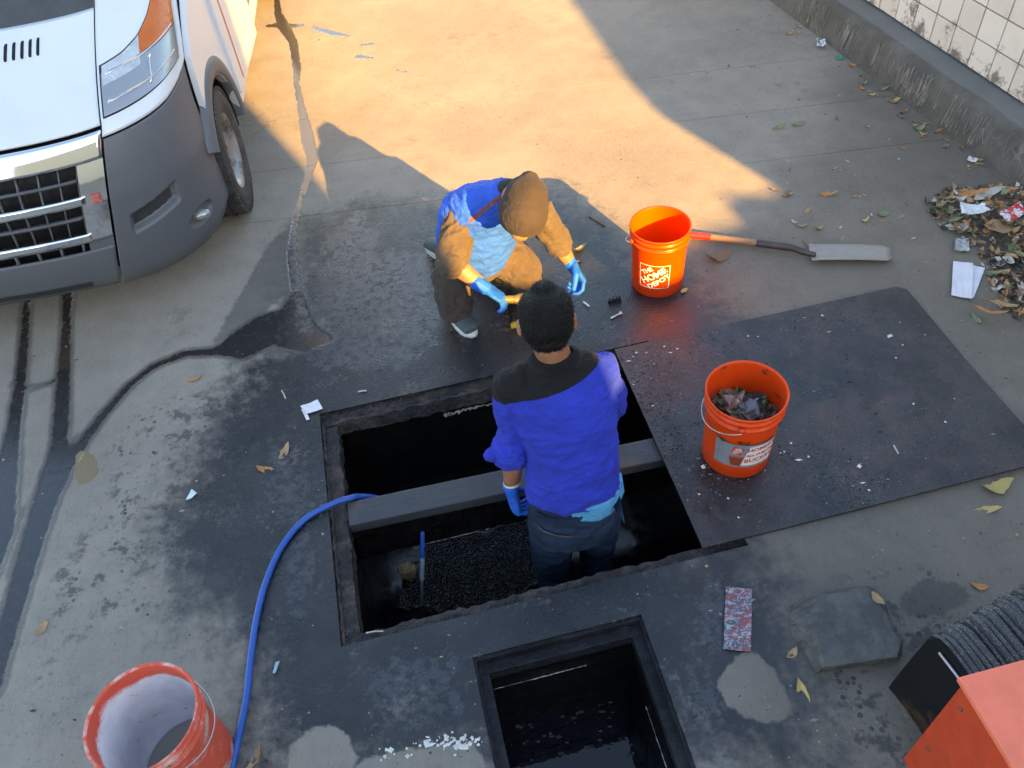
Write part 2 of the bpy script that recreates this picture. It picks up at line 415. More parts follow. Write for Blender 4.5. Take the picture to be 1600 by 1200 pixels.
# ---------------------------------------------------------------- pits
def black_wall(name, c0, c1, rough=.45, bs=22, bump=.8):
    m = Mat(name, c0, rough, spec=.2); m.set('Base Color', m.mix(m.step(m.noise(9, 6, .7), .4, .7), c0, c1))
    m.set('Roughness', m.step(m.noise(14, 4), .3, .7, rough*.6, rough*1.3)); m.bump(m.noise(bs, 6, .7), bump, .02); return m.m
PITW = black_wall('greasy_pit_wall', (.0022, .0022, .0026), (.006, .0055, .005))
RUSTM = Mat('greasy_rusty_steel', (.05, .045, .045), .55)
_n = RUSTM.noise(14, 6, .7)
RUSTM.set('Base Color', RUSTM.mix(RUSTM.step(_n, .42, .66), (.022, .022, .026), RUSTM.mix(RUSTM.step(RUSTM.noise(40, 4), .4, .65), (.085, .055, .045), (.085, .082, .085))))
RUSTM.set('Roughness', RUSTM.step(RUSTM.noise(25, 4), .3, .7, .35, .75)); RUSTM.bump(RUSTM.math('ADD', _n, RUSTM.noise(60, 4, .7)), 1.0, .025); RUSTM = RUSTM.m
def rough_bar(p0, p1, q0, q1, z0, z1, jit=.006, step=.022, seed=0):
    """bar in the pit frame whose edges are slightly eaten away"""
    bm = bmesh.new(); rnd = random.Random(seed)
    n = max(2, int((p1-p0)/step)); k = max(2, int((q1-q0)/step))
    g = lambda i, j, z: pq(p0+(p1-p0)*i/n, q0+(q1-q0)*j/k, z)
    r = bmesh.ops.create_cube(bm, size=1); bmesh.ops.delete(bm, geom=bm.verts[:], context='VERTS')
    top = [[bm.verts.new(g(i, j, z1)+Vector((rnd.uniform(-jit, jit), rnd.uniform(-jit, jit), rnd.uniform(-jit, jit)*.7))) for i in range(n+1)] for j in range(k+1)]
    for j in range(k):
        for i in range(n): bm.faces.new((top[j][i], top[j][i+1], top[j+1][i+1], top[j+1][i]))
    be = [e for e in bm.edges if e.is_boundary]
    r = bmesh.ops.extrude_edge_only(bm, edges=be)
    for v in [x for x in r['geom'] if isinstance(x, bmesh.types.BMVert)]: v.co.z = z0
    return bm
def walls(parent, p0, p1, q0, q1, z0, z1, mat):
    t = .06
    for (a, b, c, d) in ((p0-t, p1+t, q1, q1+t), (p0-t, p1+t, q0-t, q0), (p0-t, p0, q0, q1), (p1, p1+t, q0, q1)):
        bm = bmesh.new(); box(bm, pq((a+b)/2, (c+d)/2, (z0+z1)/2), (b-a, d-c, z1-z0), PIT_YAW)
        obj('wall', bm, mat, parent)
p0, p1, q0, q1 = PIT1
pit = empty('open_pit', kind='structure')
LED = -.028
for i, (a, b, c, d) in enumerate(((p0-.02, p1+.02, q1-.040, q1+.02), (p0-.02, p1+.02, q0-.02, q0+.048), (p0-.02, p0+.068, q0+.048, q1-.040), (p1-.05, p1+.02, q0+.048, q1-.040))):
    obj('frame_rail', rough_bar(a, b, c, d, -.12, LED, seed=i), RUSTM, pit)
walls(pit, p0+.055, p1-.04, q0+.036, q1-.03, -1.15, -.10, PITW)
# raised lip left of broken concrete along the far side
obj('frame_lip', rough_bar(p0+.0, p1-.25, q1-.062, q1-.046, -.10, -.018, .006, seed=9), RUSTM, pit)
obj('frame_lip', rough_bar(p0+.004, p0+.014, q0+.01, q1-.05, -.10, -.012, .003, seed=10), RUSTM, pit)
obj('frame_lip', rough_bar(p0+.03, p1-.1, q0+.004, q0+.013, -.10, -.012, .003, seed=11), RUSTM, pit)
# dividing wall under the cross beam
obj('dividing_wall', rough_bar(p0+.056, p1-.042, 2.02, 2.10, -.34, -.09, .006, seed=12), black_wall('dividing_wall_brick', (.002, .002, .0025), (.010, .008, .007), .35, 30, 1.0), pit)
crust_m = simple('pale_scum', (.34, .33, .31), .8, var=.5, vs=30, bump=.8, bs=50, bd=.01)
def crust(parent, pts, rad, seed, name='scum_line'):
    bm = bmesh.new(); rnd = random.Random(seed); P = cat_rom(pts, 14)
    tube(bm, [p+Vector((0, 0, rnd.uniform(-.5, .5)*rad)) for p in P], [rad*rnd.choice((.15, .4, .7, 1.0, .3)) for _ in P], 6)
    return obj(name, bm, crust_m, parent)
crust(pit, [pq(.02, q1-.032, -.16), pq(.15, q1-.032, -.155), pq(.3, q1-.032, -.158), pq(.42, q1-.032, -.15)], .013, 3)
crust(pit, [pq(-.22, 2.016, -.335), pq(-.05, 2.016, -.335), pq(.1, 2.016, -.335)], .0022, 4)
# sludge: bubbly wet surface
sl = Mat('black_sludge', (.010, .010, .011), .12)
_v = sl.vor(120, None, 'SMOOTH_F1'); sl.set('Base Color', sl.mix(sl.step(_v, .1, .5), (.010, .010, .012), (.002, .002, .0025)))
sl.set('Roughness', sl.step(sl.noise(20, 3), .3, .7, .07, .25))
sl.bump(sl.math('MULTIPLY', sl.step(sl.attr('f_foam'), .3, .6), sl.math('ADD', sl.math('MULTIPLY', _v, -1.0), sl.math('MULTIPLY', sl.noise(45, 4), .5))), 1.0, .012)
bm = bmesh.new(); n, k = 150, 110; foam = []
V = [[None]*(n+1) for _ in range(k+1)]
for j in range(k+1):
    for i in range(n+1):
        a, b = p0+.05+(p1-p0-.09)*i/n, q0+.03+(q1-q0-.05)*j/k
        fo = 1-min(1, max(0, (math.hypot((a-.02)/.36, (b-2.02)/.24)+.45*mnoise.noise(Vector((a*6, b*6, 9)))-.75)*2.5)); foam.append(fo)
        z = -.62+.006*mnoise.noise(Vector((a*5, b*5, 1)))+fo*(.012*mnoise.noise(Vector((a*14, b*14, 1)))+.004*mnoise.noise(Vector((a*38, b*38, 4)))+.003*mnoise.noise(Vector((a*80, b*80, 2))))
        V[j][i] = bm.verts.new(pq(a, b, z))
for j in range(k):
    for i in range(n): bm.faces.new((V[j][i], V[j][i+1], V[j+1][i+1], V[j+1][i]))
o = obj('sludge', bm, sl.m, None, True, kind='structure'); a_ = o.data.attributes.new('f_foam', 'FLOAT', 'POINT'); a_.data.foreach_set('value', foam)
# cross beam on the ledges
beam_m = Mat('blue_grey_beam', (.07, .075, .085), .5)
_g = beam_m.noise(6, 5, .65, beam_m.co('Object', (1, 12, 12)))
beam_m.set('Base Color', beam_m.mix(beam_m.step(beam_m.noise(3.5, 5), .58, .7), beam_m.mix(_g, (.020, .023, .029), (.055, .060, .070)), (.075, .055, .048)))
beam_m.set('Roughness', beam_m.step(beam_m.noise(20, 4), .3, .7, .32, .6)); beam_m.bump(beam_m.math('ADD', _g, beam_m.noise(70, 4)), .5, .006)
bm = bmesh.new(); box(bm, (0, 0, 0), (1.42, .118, .055), 0, .006)
for v in bm.verts:
    v.co.z += .004*mnoise.noise(v.co*7)
o = obj('cross_beam', bm, beam_m.m, None, label='grey beam spanning the open pit behind the standing man', cat='beam')
o.location = pq(.255, 2.012, -.036); o.rotation_euler = (0, 0, PIT_YAW-.028)
# small pit with black water
p0, p1, q0, q1 = PIT2
pit2 = empty('water_pit', kind='structure')
FR2 = black_wall('dark_steel_frame', (.012, .013, .016), (.030, .032, .038), .4, 40, .5)
for z, ins, wd in ((-.016, -.02, .030), (-.058, .006, .040)):
    for (a, b, c, d) in ((p0+ins, p1-ins, q1-ins-wd, q1-ins), (p0+ins, p0+ins+wd, q0+ins, q1-ins-wd), (p1-ins-wd, p1-ins, q0+ins, q1-ins-wd), (p0+ins+wd, p1-ins-wd, q0+ins, q0+ins+wd)):
        bm = bmesh.new(); box(bm, pq((a+b)/2, (c+d)/2, z-.03 if z > -.05 else z-.04), (b-a, d-c, .06 if z > -.05 else .08), PIT_YAW, .002)
        obj('frame_rail', bm, FR2, pit2)
walls(pit2, p0+.046, p1-.046, q0+.046, q1-.046, -1.0, -.11, PITW)
crust(pit2, [pq(p0+.05, q1-.047, -.20), pq(p0+.25, q1-.047, -.20), pq(p0+.40, q1-.047, -.198)], .003, 7)
crust(pit2, [pq(p1-.047, q1-.22, -.27), pq(p1-.047, q1-.40, -.27), pq(p1-.047, q1-.60, -.27)], .003, 8)
rnd = random.Random(31); bm = bmesh.new()
for _ in range(70):
    e_ = rnd.random(); p_ = rnd.uniform(p0+.06, p1-.06); q_ = q1-.06-rnd.random()**2.2*.55; s_ = rnd.uniform(.002, .008)
    ell(bm, pq(p_, q_, -.578), (s_*rnd.uniform(.8, 2.5), s_, .002), None, 1)
obj('floating_scum', bm, simple('dark_scum', (.05, .042, .03), .7, var=.5, vs=20), pit2)['kind'] = 'stuff'
wm = Mat('black_water', (.001, .002, .006), .02, spec=.5); wm.bump(wm.noise(9, 3), .10, .01)
bm = bmesh.new(); bmesh.ops.create_grid(bm, x_segments=1, y_segments=1, size=.5)
bmesh.ops.transform(bm, verts=bm.verts, matrix=Matrix.Translation(pq((p0+p1)/2, (q0+q1)/2, -.58)) @ Matrix.Rotation(PIT_YAW, 4, 'Z') @ Matrix.Diagonal((p1-p0-.09, q1-q0-.09, 1, 1)))
obj('water', bm, wm.m, None, kind='structure')
# ================================================================ ADDED SUN BLOCKERS BEHIND THE CAMERA (unseen, shaped to throw the shade over the yard)
TE = math.tan(SUN_EL); A0 = -6.0
stucco = simple('beige_stucco', (.52, .44, .33), .85, bs=40, bump=.3)
def zsh(a): return (a-A0)*TE                                            # height at A0 whose shadow ends at a on the ground
def sun_blocker(name, L, depth, label, cat, A0=A0):
    """added upright block that keeps the sun off; L = outline as (l, height) seen from the yard"""
    bm = bmesh.new(); n = len(L)
    A = [bm.verts.new(la(l, A0, z)) for l, z in L]; B = [bm.verts.new(la(l, A0-depth, z)) for l, z in L]
    bm.faces.new(A); bm.faces.new(B[::-1])
    for i in range(n): bm.faces.new((A[i], A[(i+1) % n], B[(i+1) % n], B[i]))
    bmesh.ops.recalc_face_normals(bm, faces=bm.faces)
    return thing(name, bm, stucco, la(L[0][0], A0, 0), label=label, cat=cat)
sun_blocker('left_shade_block', [(-9, 0), (1.165, 0), (1.165, zsh(9.4)), (-9, zsh(9.4))], 2.5, 'added tall beige block behind the camera, unseen, shading left of the sunny gap', 'building')
sun_blocker('right_shade_block', [(3.17, 0), (13, 0), (13, zsh(9.4)), (5.0, zsh(9.4)), (3.95, zsh(6.0)), (3.62, zsh(5.0)), (3.30, zsh(4.1)), (3.17, zsh(3.6))], 2.5, 'added beige block with a sloping edge behind the camera, unseen, shading right of the sunny gap', 'building')
sun_blocker('low_shade_block', [(1.10, 0), (3.25, 0), (3.25, zsh(2.62)), (3.06, zsh(2.60)), (2.95, zsh(2.72)), (2.86, zsh(2.70)), (2.80, zsh(2.52)), (2.55, zsh(2.56)), (2.25, zsh(2.53)), (2.00, zsh(2.62)), (1.75, zsh(2.80)), (1.45, zsh(3.12)), (1.10, zsh(3.36))], .4, 'added low block with a sloping top behind the camera, unseen, between the two shade blocks', 'wall', A0-.03)  # added blocker; its top is drawn from the near edge of the sunlit patch
# ================================================================ TILED WALL ON ITS CONCRETE PLINTH (right)
W0, W1 = at(1212, 8), at(1567, 275)
wd_ = (W0-W1).normalized(); wn_ = Vector((wd_.y, -wd_.x, 0))            # along the wall, and into it
if wn_.x < 0: wn_ = -wn_
def wl(s, o, z): return W1 + wd_*s + wn_*o + Vector((0, 0, z))
plm = Mat('scratched_plinth_concrete', (.12, .11, .10), .8)
_n1 = plm.noise(3.5, 6, .7)
_c = plm.mix(plm.step(_n1, .35, .68), (.070, .064, .056), (.122, .112, .100))
_c = plm.mix(plm.step(plm.noise(18, 5, .7), .55, .7, 0, .6), _c, (.05, .047, .045))
_sa = plm.math('ABSOLUTE', plm.math('SUBTRACT', plm.noise(7, 1.5, .4, plm.co('Object', (1.6, 1.0, .8))), .5)); _sb = plm.math('ABSOLUTE', plm.math('SUBTRACT', plm.noise(8.5, 1.5, .4, plm.co('Object', (1.0, 1.8, .7))), .48))
_scr = plm.math('MULTIPLY', plm.math('MAXIMUM', plm.step(_sa, .016, .006), plm.step(_sb, .014, .005)), plm.step(plm.attr('f_scr'), .35, .75))
_scr = plm.math('MULTIPLY', _scr, plm.step(plm.noise(1.7, 3, .6), .46, .56))
_c = plm.mix(plm.math('MULTIPLY', _scr, .3), _c, (.30, .275, .255))
_c = plm.mix(plm.math('MULTIPLY', plm.step(plm.attr('f_scr'), .2, .0), .7), _c, plm.mix(_n1, (.13, .132, .128), (.175, .178, .17)))
plm.set('Base Color', _c); plm.bump(plm.math('ADD', plm.noise(30, 6, .7), plm.math('MULTIPLY', _scr, .3)), .6, .008)
prof = [(0, -.02), (.004, .02), (.02, .10), (.036, .19), (.052, .225), (.085, .243), (.20, .258), (.30, .262)]
bm = bmesh.new(); N_ = 120; S0, S1 = -4.0, 7.0; rows = []
scrv = []
for i in range(N_+1):
    s = S0+(S1-S0)*i/N_; row = []
    for k, (o_, z) in enumerate(prof):
        j = .006*mnoise.noise(Vector((s*3, o_*9, z*6)))+.003*mnoise.noise(Vector((s*14, o_*20, z*20)))
        row.append(bm.verts.new(wl(s, o_+j, z+(j if k else 0)))); scrv.append(1.0 if 0 < k < 4 else (.5 if k == 4 else 0.0))
    rows.append(row)
for A, B in zip(rows, rows[1:]):
    for a, b, c, d in zip(A, A[1:], B[1:], B): bm.faces.new((a, d, c, b))
bmesh.ops.recalc_face_normals(bm, faces=bm.faces)
wall = empty('tiled_wall', wl(0, 0, 0), label='cream tiled wall on a scratched concrete plinth', cat='wall')
o = obj('plinth', bm, plm.m, wall, True, world=True)
a_ = o.data.attributes.new('f_scr', 'FLOAT', 'POINT'); a_.data.foreach_set('value', scrv)
rnd = random.Random(17); bm = bmesh.new()
def face_pt(s, h):
    z = .02+h*.19; o_ = float(np.interp(z, [.02, .10, .19, .225], [.004, .02, .036, .052])); j = .006*mnoise.noise(Vector((s*3, o_*9, z*6)))+.003*mnoise.noise(Vector((s*14, o_*20, z*20)))
    return wl(s, o_+j-.0035, z+j)
for k in range(54):
    s0 = rnd.uniform(.02, 1.55) if k < 40 else rnd.uniform(1.5, 2.6); w_ = rnd.uniform(.03, .10); P = []; zig = rnd.choice((1, 2, 2, 3))
    for i in range(zig+2): P.append((s0+w_*i/(zig+1)*rnd.uniform(.6, 1.3), max(.05, min(.98, (.15 if i % 2 else .85)+rnd.uniform(-.2, .2)))))
    C = cat_rom([Vector((a, b, 0)) for a, b in P], 7); tw = rnd.uniform(.0012, .0030); L = []
    for i, c in enumerate(C):
        t = (C[min(i+1, len(C)-1)]-C[max(i-1, 0)]); t = Vector((t.x, t.y*.19, 0)).normalized(); tw2 = tw*(.4+.6*math.sin(math.pi*(i+.5)/len(C)))
        L.append((bm.verts.new(face_pt(c.x-t.y*tw2, c.y+t.x*tw2/.19)), bm.verts.new(face_pt(c.x+t.y*tw2, c.y-t.x*tw2/.19))))
    for (a, b), (c, d) in zip(L, L[1:]): bm.faces.new((a, b, d, c))
obj('scratched_graffiti', bm, simple('scratch_pale', (.21, .19, .17), .85, var=.35, vs=12, bump=0), wall, world=True)
bm = bmesh.new(); T_ = .168; WO = .205; ROWS = 8
def slab(bm, s0, s1, o0, o1, z0, z1):
    vs = [bm.verts.new(wl(s, o_, z)) for z in (z0, z1) for s, o_ in ((s0, o0), (s1, o0), (s1, o1), (s0, o1))]
    for f in ((0, 1, 2, 3), (4, 5, 6, 7), (0, 1, 5, 4), (1, 2, 6, 5), (2, 3, 7, 6), (3, 0, 4, 7)): bm.faces.new([vs[i] for i in f])
    bmesh.ops.recalc_face_normals(bm, faces=bm.faces)
slab(bm, -4, 7, WO+.010, WO+.25, .2, .262+T_*ROWS+.03)
obj('grout_backing', bm, simple('dark_grout', (.09, .065, .055), .9, bs=90), wall, world=True)
tm = Mat('cream_tile', (.6, .55, .46), .45)
oi = tm.n('ShaderNodeObjectInfo')
_c = tm.mix(tm.step(oi.outputs['Random'], 0, 1), (.70, .61, .52), (.78, .69, .60))
_ge = tm.n('ShaderNodeNewGeometry').outputs['Position']; _sz = tm.n('ShaderNodeSeparateXYZ'); tm.t.links.new(_ge, _sz.inputs[0])
_st = tm.step(tm.math('ADD', tm.noise(5.5, 7, .75, _ge), tm.step(_sz.outputs[2], .55, .25, 0, .14)), .62, .72)
_c = tm.mix(tm.math('MULTIPLY', _st, .85), _c, (.11, .085, .075))
_c = tm.mix(tm.step(tm.noise(3, 5, .7, _ge), .5, .75, 0, .4), _c, (.45, .38, .33))
tm.set('Base Color', _c); tm.set('Roughness', .5); tm.bump(tm.noise(40, 4), .2, .003)
tb = bmesh.new(); box(tb, (0, 0, 0), (T_-.008, .018, T_-.008), 0, .002); tme = bpy.data.meshes.new('tile'); tb.to_mesh(tme); tb.free(); tme.materials.append(tm.m)
rot = math.atan2(wd_.y, wd_.x); rnd = random.Random(5)
for r in range(ROWS):
    for k in range(-7, 26):
        t = bpy.data.objects.new('tile', tme); link(t, wall)
        t.matrix_parent_inverse = Matrix.Translation(wall.location).inverted()
        t.location = wl(k*T_+.09, WO+rnd.uniform(-.0015, .0015), .266+T_*(r+.5)); t.rotation_euler = (0, rnd.uniform(-.004, .004), rot)

# ================================================================ STEEL PLATE
pm = Mat('oily_steel_plate', (.04, .042, .05), .35)
_n1 = pm.noise(2.2, 6, .7); _n2 = pm.noise(9, 6, .7)
_c = pm.mix(pm.step(_n1, .35, .65), (.013, .013, .016), (.038, .036, .038))
_c = pm.mix(pm.step(_n2, .46, .66, 0, .6), _c, (.060, .038, .038))
_c = pm.mix(pm.step(pm.noise(5, 5, .7), .58, .72, 0, .6), _c, (.11, .062, .05))
_grit = pm.step(pm.noise(150, 3, .6), .62, .70)
_gm = pm.step(pm.noise(1.6, 5, .6), .42, .62)
_c = pm.mix(pm.math('MULTIPLY', _grit, pm.math('MULTIPLY_ADD', _gm, .65, .2)), _c, (.19, .175, .165))
_c = pm.mix(pm.step(pm.noise(80, 3, .6), .60, .68), _c, (.010, .009, .009))
pm.set('Base Color', _c)
pm.set('Roughness', pm.step(pm.noise(3, 5, .7), .3, .7, .20, .46)); pm.set('IOR', 1.55)
pm.bump(pm.math('ADD', pm.math('MULTIPLY', pm.noise(120, 4, .7), pm.math('MULTIPLY_ADD', _gm, .9, .25)), pm.math('MULTIPLY', _n2, .5)), .55, .007)
bm = bmesh.new(); nx, ny = 44, 34; PL = (.848, 2.285, 1.488, 2.578)
g = []
def pl_pt(i, j):
    p = PL[0]+(PL[1]-PL[0])*i/nx; q = PL[2]+(PL[3]-PL[2])*j/ny
    d = min(PL[1]-p, 9)+min(PL[3]-q, 9)                                   # far right corner is cut off a little
    if d < .035: k = (.035-d)/2; p -= k; q -= k
    warp = .010*max(0, (p-1.2))*max(0, 1-(q-PL[2])/.6)*1.4+.003*mnoise.noise(Vector((p*2, q*2, 0)))
    return p, q, .006+max(0, warp)
for zz in (0, .010):
    g.append([[bm.verts.new(pq(pl_pt(i, j)[0], pl_pt(i, j)[1], pl_pt(i, j)[2]+zz)) for i in range(nx+1)] for j in range(ny+1)])
for j in range(ny):
    for i in range(nx):
        bm.faces.new((g[1][j][i], g[1][j][i+1], g[1][j+1][i+1], g[1][j+1][i])); bm.faces.new((g[0][j+1][i], g[0][j+1][i+1], g[0][j][i+1], g[0][j][i]))
for j in range(ny):
    for i in (0, nx): bm.faces.new((g[0][j][i], g[0][j+1][i], g[1][j+1][i], g[1][j][i]))
for i in range(nx):
    for j in (0, ny): bm.faces.new((g[0][j][i], g[0][j][i+1], g[1][j][i+1], g[1][j][i]))
bmesh.ops.recalc_face_normals(bm, faces=bm.faces)
thing('steel_plate', bm, pm.m, pq(1.55, 2.03, .005), label='large dark oily steel cover plate slid off the open pit', cat='metal plate')

# ================================================================ BUCKETS
def text_mesh(txt, size, thick=.0):
    cu = bpy.data.curves.new('t', 'FONT'); cu.body = txt; cu.size = size; cu.align_x = 'CENTER'; cu.align_y = 'CENTER'; cu.offset = thick; cu.resolution_u = 3
    o = bpy.data.objects.new('t', cu); COL.objects.link(o)
    dg = bpy.context.evaluated_depsgraph_get(); dg.update()
    me = bpy.data.meshes.new_from_object(o.evaluated_get(dg)); bpy.data.objects.remove(o)
    bm = bmesh.new(); bm.from_mesh(me); bpy.data.meshes.remove(me); return bm
BZ = [(.1300, 0), (.1315, .10), (.134, .20), (.1375, .30)]
def brad(z): return .130+.0135*min(1, z/.31)
def wrap(bm, th0, zc, sc_=1.0, rot=0.0, off=.0012, dx=0.0, dz=0.0, skew=0.0):
    """flat artwork (x,y) laid round the bucket wall; cut fine enough to follow the curve"""
    bmesh.ops.transform(bm, verts=bm.verts, matrix=Matrix.Translation((dx, dz, 0)) @ Matrix.Rotation(rot, 4, 'Z') @ Matrix(((1, skew, 0, 0), (0, 1, 0, 0), (0, 0, 1, 0), (0, 0, 0, 1))))
    xs = [v.co.x for v in bm.verts]; x = min(xs)
    while x < max(xs):
        x += .012; bmesh.ops.bisect_plane(bm, geom=bm.verts[:]+bm.edges[:]+bm.faces[:], plane_co=(x, 0, 0), plane_no=(1, 0, 0))
    for v in bm.verts:
        z = zc+v.co.y; r = brad(z)+off; a = th0+v.co.x/.134
        v.co = Vector((r*math.cos(a), r*math.sin(a), z))
    bmesh.ops.scale(bm, verts=bm.verts, vec=(sc_,)*3); return bm
def poly_bm(pts):
    bm = bmesh.new(); bm.faces.new([bm.verts.new((x, y, 0)) for x, y in pts]); return bm
def frame_bm(h, t, hole=True):
    bm = bmesh.new(); a = [bm.verts.new((x, y, 0)) for x, y in ((-h, -h), (h, -h), (h, h), (-h, h))]; k = h-t
    b = [bm.verts.new((x, y, 0)) for x, y in ((-k, -k), (k, -k), (k, k), (-k, k))]
    for i in range(4): bm.faces.new((a[i], a[(i+1) % 4], b[(i+1) % 4], b[i]))
    return bm
def bucket(loc, sc_, shell_m, inner_m, rz, bail, label, bail_droop=.0):
    t = empty('bucket', loc, 0, label=label, cat='bucket', group='five gallon buckets')
    bm = bmesh.new()
    lathe(bm, [(r*sc_, z*sc_) for r, z in ((.0, .0), (.122, 0), (.130, .006), (.1315, .10), (.134, .20), (.1375, .296), (.1375, .298), (.1465, .299), (.1475, .303), (.1465, .307), (.139, .309), (.139, .330), (.1470, .331), (.1478, .335), (.147, .339), (.1405, .341), (.1405, .356), (.1475, .358), (.1500, .364), (.1485, .3695), (.1445, .3690), (.1412, .364))], 56, cap=False)
    o = obj('shell', bm, shell_m, t, True)
    bm = bmesh.new()
    lathe(bm, [(r*sc_, z*sc_) for r, z in ((.1412, .364), (.1385, .34), (.1345, .25), (.1305, .12), (.127, .012), (.118, .008), (0, .008))], 56, cap=False)
    bmesh.ops.recalc_face_normals(bm, faces=bm.faces); bmesh.ops.reverse_faces(bm, faces=bm.faces)
    obj('inside', bm, inner_m, t, True)
    # wire bail with its two ears
    steel = WIRE
    ca, sa = math.cos(rz), math.sin(rz)
    for sgn in (-1, 1):
        bm = bmesh.new(); ell(bm, Vector((ca*sgn*.150*sc_, sa*sgn*.150*sc_, .318*sc_)), (.012, .012, .010), None, 2)
        obj('handle_ear', bm, shell_m, t, True)
    P = []
    for k in range(25):
        a = math.pi*k/24; x = math.cos(a)*.168*sc_; s_ = math.sin(a)
        oy = s_*.168*sc_*math.cos(bail_droop); oz = .318*sc_ - s_*.168*sc_*math.sin(bail_droop)
        P.append(Vector((x*ca-oy*sa*bail, x*sa+oy*ca*bail, oz)))
    bm = bmesh.new(); tube(bm, P, .0022, 6)
    obj('bail', bm, steel, t, True)
    return t
WIRE = simple('zinc_wire', (.55, .55, .55), .35, .8, bump=0)
def orange(name, col, dirt=None, th=(.56, .68), rough=.35):
    m = Mat(name, col, rough); c = m.mix(m.step(m.noise(5, 5), .3, .7), tuple(x*.9 for x in col), col)
    if dirt: c = m.mix(m.step(m.noise(9, 6, .72), *th), c, dirt)
    m.set('Base Color', c); m.set('Specular IOR Level', .3)
    m.set('Roughness', m.step(m.noise(12, 5), .3, .7, rough*.8, rough*1.5)); m.bump(m.noise(70, 3), .08, .002); return m.m
OR1 = orange('orange_bucket_plastic', (.82, .052, .005))
OR1i = orange('orange_bucket_inside', (.84, .070, .006))
WHITE_PRINT = simple('white_print', (.78, .74, .70), .5, bump=0, vs=40, var=.12, dirt=(.6, .12, .03), dirt_th=(.60, .66), dirt_s=60)
# --- bucket on the concrete, half in the sun, with its stencilled square
loc = at(1032, 349, .36); loc.z = 0
th = math.atan2(-loc.y, -loc.x)
b1 = bucket(loc, .965, OR1, OR1i, R(15), 1, 'clean orange bucket standing beside the kneeling man, its rim in sunlight', R(27))
th1 = th-.10
obj('logo', wrap(frame_bm(.075, .0035), th1, .145, .965), WHITE_PRINT, b1)
for txt, sz, dx, dz in (('THE', .034, -.036, .036), ('HOME', .052, -.004, .006), ('DEPOT', .040, .022, -.030)):
    obj('lettering', wrap(text_mesh(txt, sz, .0012), th1, .145, .965, R(38), .0014, dx, dz), WHITE_PRINT, b1)
# --- bucket on the plate, full of rubbish
loc = at(1167, 612, .39); loc.z = .0175
th = math.atan2(-loc.y, -loc.x)
OR2i = orange('muddy_bucket_inside', (.80, .065, .008), (.035, .030, .02), (.60, .68))
OR2 = orange('smeared_bucket_plastic', (.80, .062, .007), (.5, .06, .02), (.60, .75))
b2 = bucket(loc, 1.035, OR2, OR2i, R(250), -1, 'orange bucket of soggy rubbish standing on the steel plate', R(26))
GREY_L = simple('grey_label', (.23, .23, .26), .45, bump=0, var=.1); RED_P = simple('red_print', (.62, .05, .025), .5, bump=0); BRN_P = simple('brown_print', (.26, .045, .02), .5, bump=0)
th2 = th+.28
lb = obj('label_panel', wrap(poly_bm([(-.115, -.07), (.115, -.07), (.115, .07), (-.115, .07)]), th2, .150, 1.035, 0, .001), GREY_L, b2)
obj('label_white', wrap(poly_bm([(-.012, -.058), (.110, -.058), (.110, .060), (.012, .060)]), th2, .150, 1.035, 0, .0016), WHITE_PRINT, lb)
for txt, sz, dx, dz in (("HOMER'S", .027, .060, .040), ('ALL-PURPOSE', .0185, .060, .008), ('BUCKET', .030, .056, -.026)):
    obj('lettering', wrap(text_mesh(txt, sz, .0009), th2, .150, 1.035, R(4), .0022, dx, dz), RED_P, lb)
obj('print_mark', wrap(poly_bm([(-.052, .022), (-.016, .010), (-.006, .046), (-.042, .058)]), th2, .150, 1.035, 0, .0018), RED_P, lb)
for txt, dz in (('THE', .046), ('HOME', .036), ('DEPOT', .024)):
    obj('lettering', wrap(text_mesh(txt, .011, .0004), th2, .150, 1.035, R(22), .0023, -.029, dz), WHITE_PRINT, lb)
obj('print_mark', wrap(poly_bm([(-.046, -.060), (-.012, -.060), (-.004, -.012), (-.056, -.012)]), th2, .150, 1.035, 0, .0018), BRN_P, lb)
obj('print_mark', wrap(poly_bm([(-.058, -.010), (-.002, -.010), (-.002, -.003), (-.058, -.003)]), th2, .150, 1.035, 0, .0020), RED_P, lb)
# --- worn bucket with plaster residue, bottom left
OR3 = orange('faded_red_bucket_plastic', (.70, .105, .062), (.66, .40, .35), (.48, .62), .6)
pl3 = Mat('plaster_stained_inside', (.5, .5, .5), .7)
_h = pl3.n('ShaderNodeSeparateXYZ'); pl3.t.links.new(pl3.co('Object'), _h.inputs[0])
_f = pl3.math('ADD', pl3.math('MULTIPLY', pl3.noise(11, 6, .72), .11), _h.outputs[2])
_c = pl3.mix(pl3.step(pl3.noise(5, 5), .3, .7), (.55, .56, .60), (.78, .78, .80))
_c = pl3.mix(pl3.step(pl3.noise(16, 6, .7), .60, .66, 0, .7), _c, (.62, .10, .06))
_c = pl3.mix(pl3.step(_f, .395, .425), _c, (.68, .09, .05))
_c = pl3.mix(pl3.step(_h.outputs[2], .022, .012), _c, (.30, .28, .25)); pl3.set('Base Color', _c); pl3.bump(pl3.noise(30, 5), .3, .004)
loc = at(225, 1124, .39); loc.z = 0
b3 = bucket(loc, 1.12, OR3, pl3.m, R(120), -1, 'worn empty red bucket coated inside with pale plaster', R(27))

